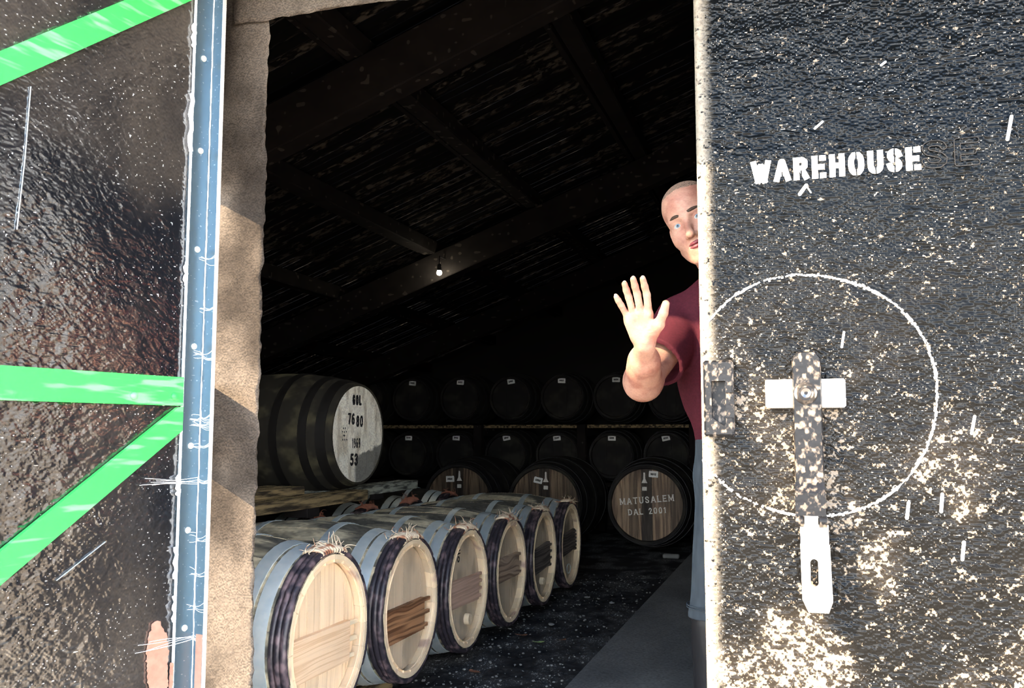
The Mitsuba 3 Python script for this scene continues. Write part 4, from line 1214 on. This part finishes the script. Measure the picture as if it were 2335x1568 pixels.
PERSON = thing('person', 'shaven-headed person in a dark red T-shirt peering round the door, palm raised', 'person')
pts = np.array([p for j in FING.values() for p in j] + TH + [EL, SH])
headf = lambda p: smin(head_d(to_head(p)) * HS, neck_d(p), .025)
m_head = nets(headf, HO - [.15, .16, .19], HO + [.16, .16, .15], .0026)
m_limb = nets(limb_d, pts.min(0) - .075, pts.max(0) + [.03, .06, .05], .0026)
m_body = nets(body_d, (-.40, 2.64, .02), (.24, 3.02, 1.60), .009)
# the left hand hangs behind the door: the right one mirrored and turned down
m_lh = nets(hand_d, WR - [.075, .085, .02], WR + [.09, .03, .18], .0035)
q = (m_lh.vertices - WR) * [-1, 1, 1]
q = q @ rotm([1, 0, 0], math.radians(185)).T @ rotm([0, 0, 1], math.radians(-80)).T
m_lh = trimesh.Trimesh(q + WRL, m_lh.faces[:, ::-1], process=False)
bk = put('body', cat([m_head, m_limb, m_body, m_lh]), 'skin', PERSON, smooth=True)


def hair_d(p):
    q = to_head(p)
    d = skull(q) - .0016
    line = .070 + .50 * np.clip(q[:, 1] - .02, -.2, .2) - .55 * np.clip(-q[:, 1] - .02, 0, .2) + .55 * np.clip(np.abs(q[:, 0]) - .035, 0, .05) * (q[:, 1] > -1) - .9 * np.clip(np.abs(q[:, 0]) - .062, 0, .05)
    return np.maximum(d, line - q[:, 2]) * HS


put('hair', nets(hair_d, HO - [.12, .15, .1], HO + [.12, .14, .15], .0032), 'stubble', PERSON, smooth=True, label='short shaved stubble on the scalp')
for e, s in zip(EYE, (-1, 1)):
    gaze = np.array([.10, 1.0, .02]); gaze /= np.linalg.norm(gaze)
    b = trimesh.creation.icosphere(3, .0133 * HS); b.apply_translation(from_head([e])[0])
    ek = put('eye', b, 'eye_white', PERSON, smooth=True)
    for nme, r, o, mt in (('iris', .0056, .0121, 'iris'), ('pupil', .0026, .0132, 'pupil')):
        b = trimesh.creation.icosphere(3, 1.0)
        v = b.vertices * [r, .0016, r]
        fr = np.stack([np.cross(gaze, [0, 0, 1.0]), gaze, [0, 0, 1.0]], 1)
        b.vertices = from_head(v @ fr.T + e + gaze * o)
        put(nme, b, mt, ek, smooth=True, label='blue-grey iris' if nme == 'iris' else None)
    t = np.linspace(0, 1, 12)
    c = np.stack([s * (.013 + .036 * t), .0945 - .022 * t ** 1.6, .0215 + .006 * np.sin(t * 2.2) - .004 * t], 1)
    put('eyebrow', tube(from_head(c), .0046 * HS * np.sin(np.clip(t * .85 + .15, 0, 1) * np.pi) ** .5 + .0006, 6), 'brow_hair', PERSON, smooth=True, label='dark eyebrow')
t = np.linspace(-1, 1, 15)
for up in (1, -1):
    c = np.stack([t * .021, .0985 - .009 * t ** 2, -.0715 + up * (.0035 + .0022 * (1 - t ** 2)) - (.0012 * np.exp(-(t / .15) ** 2) if up > 0 else 0)], 1)
    put('lip', tube(from_head(c), HS * (.0016 + .0036 * (1 - t ** 2)), 8), 'lip', PERSON, smooth=True, label='reddish lip')
for nme, j in list(FING.items()) + [('thumb', TH)]:
    a, b = np.array(j[2]), np.array(j[3])
    d = (b - a) / np.linalg.norm(b - a); n_ = np.array([0, 1, 0]) - d * d[1]; n_ /= np.linalg.norm(n_); s_ = np.cross(d, n_)
    r = FR.get(nme, .0105)
    m = trimesh.creation.icosphere(2, 1.0)
    m.vertices = (m.vertices * [r * .62, .0012, r * .75]) @ np.stack([s_, n_, d], 1).T + b + n_ * r * .82
    put('nail', m, 'nail', PERSON, smooth=True)


def folds(p, k=1.0):
    return .004 * k * (meshkit.fbm(p * np.array([14, 9, 7]), 2, 31) - .5) * 2


SLV = SH + (EL - SH) * .70


def shirt_d(p):
    d = torso(p, .018)
    sl = cap(p, SH, SLV + (EL - SH) * .2, .082, .084)
    ax = (EL - SH) / np.linalg.norm(EL - SH)
    sl = np.maximum(sl, (p - SLV) @ ax)
    sl = np.maximum(sl, -np.maximum(cap(p, SH + ax * .12, EL, .070), -((p - SH - ax * .15) @ ax)))
    d = smin(d, sl, .02)
    s2 = cap(p, SHL, ELL, .072, .066)
    a2 = (ELL - SHL) / np.linalg.norm(ELL - SHL)
    d = smin(d, np.maximum(s2, (p - SHL) @ a2 - .19), .02)
    d = d + folds(p)
    d = np.maximum(d, 1.03 - p[:, 2])                         # hem
    return np.maximum(d, -cap(p, NB + [0, -.005, .012], HO, .070))     # neckline


put('shirt', nets(shirt_d, (-.45, 2.56, 1.01), (.17, 3.02, 1.62), .005), 'shirt_red', PERSON, smooth=True, label='dark red short-sleeved T-shirt')


def trouser_d(p):
    d = smin(smin(legs(p, .016), ell(p, PEL, (.190, .134, .15)), .06), ell(p, (-.125, 2.81, 1.04), (.176, .138, .10)), .05)
    d = d + folds(p, 1.0)
    return smax(np.maximum(d, p[:, 2] - 1.05), .515 - p[:, 2], .004)


tr = put('trousers', nets(trouser_d, (-.42, 2.66, .49), (.25, 3.02, 1.09), .0065), 'denim', PERSON, smooth=True, label='blue-grey work trousers')
for k in (0, 1):
    x, y, z = KNEES[k]
    a = np.linspace(0, 2 * np.pi, 40)
    for zz in (.545, .552):
        put('seam', tube(np.stack([x + (.083) * np.cos(a) + (0 if k else .002), y + .083 * np.sin(a), zz + 0 * a], 1), .0016, 5), 'denim', tr, smooth=True, label='stitched seam above the knee')
    bt = lambda p, k=k: np.minimum(smin(cap(p, KNEES[k], ANK[k], .070, .058) + folds(p, 1.2), ell(p, np.array(ANK[k]) + [0, -.09, -.045], (.052, .135, .055)), .03), 9)
    bb = lambda p, bt=bt: np.maximum(np.maximum(bt(p), p[:, 2] - .525), .0005 - p[:, 2])
    put('boot', nets(bb, (x - .14, 2.58, -.01), (x + .14, 3.0, .55), .0065), 'rubber', PERSON, smooth=True, label='tall black boot')
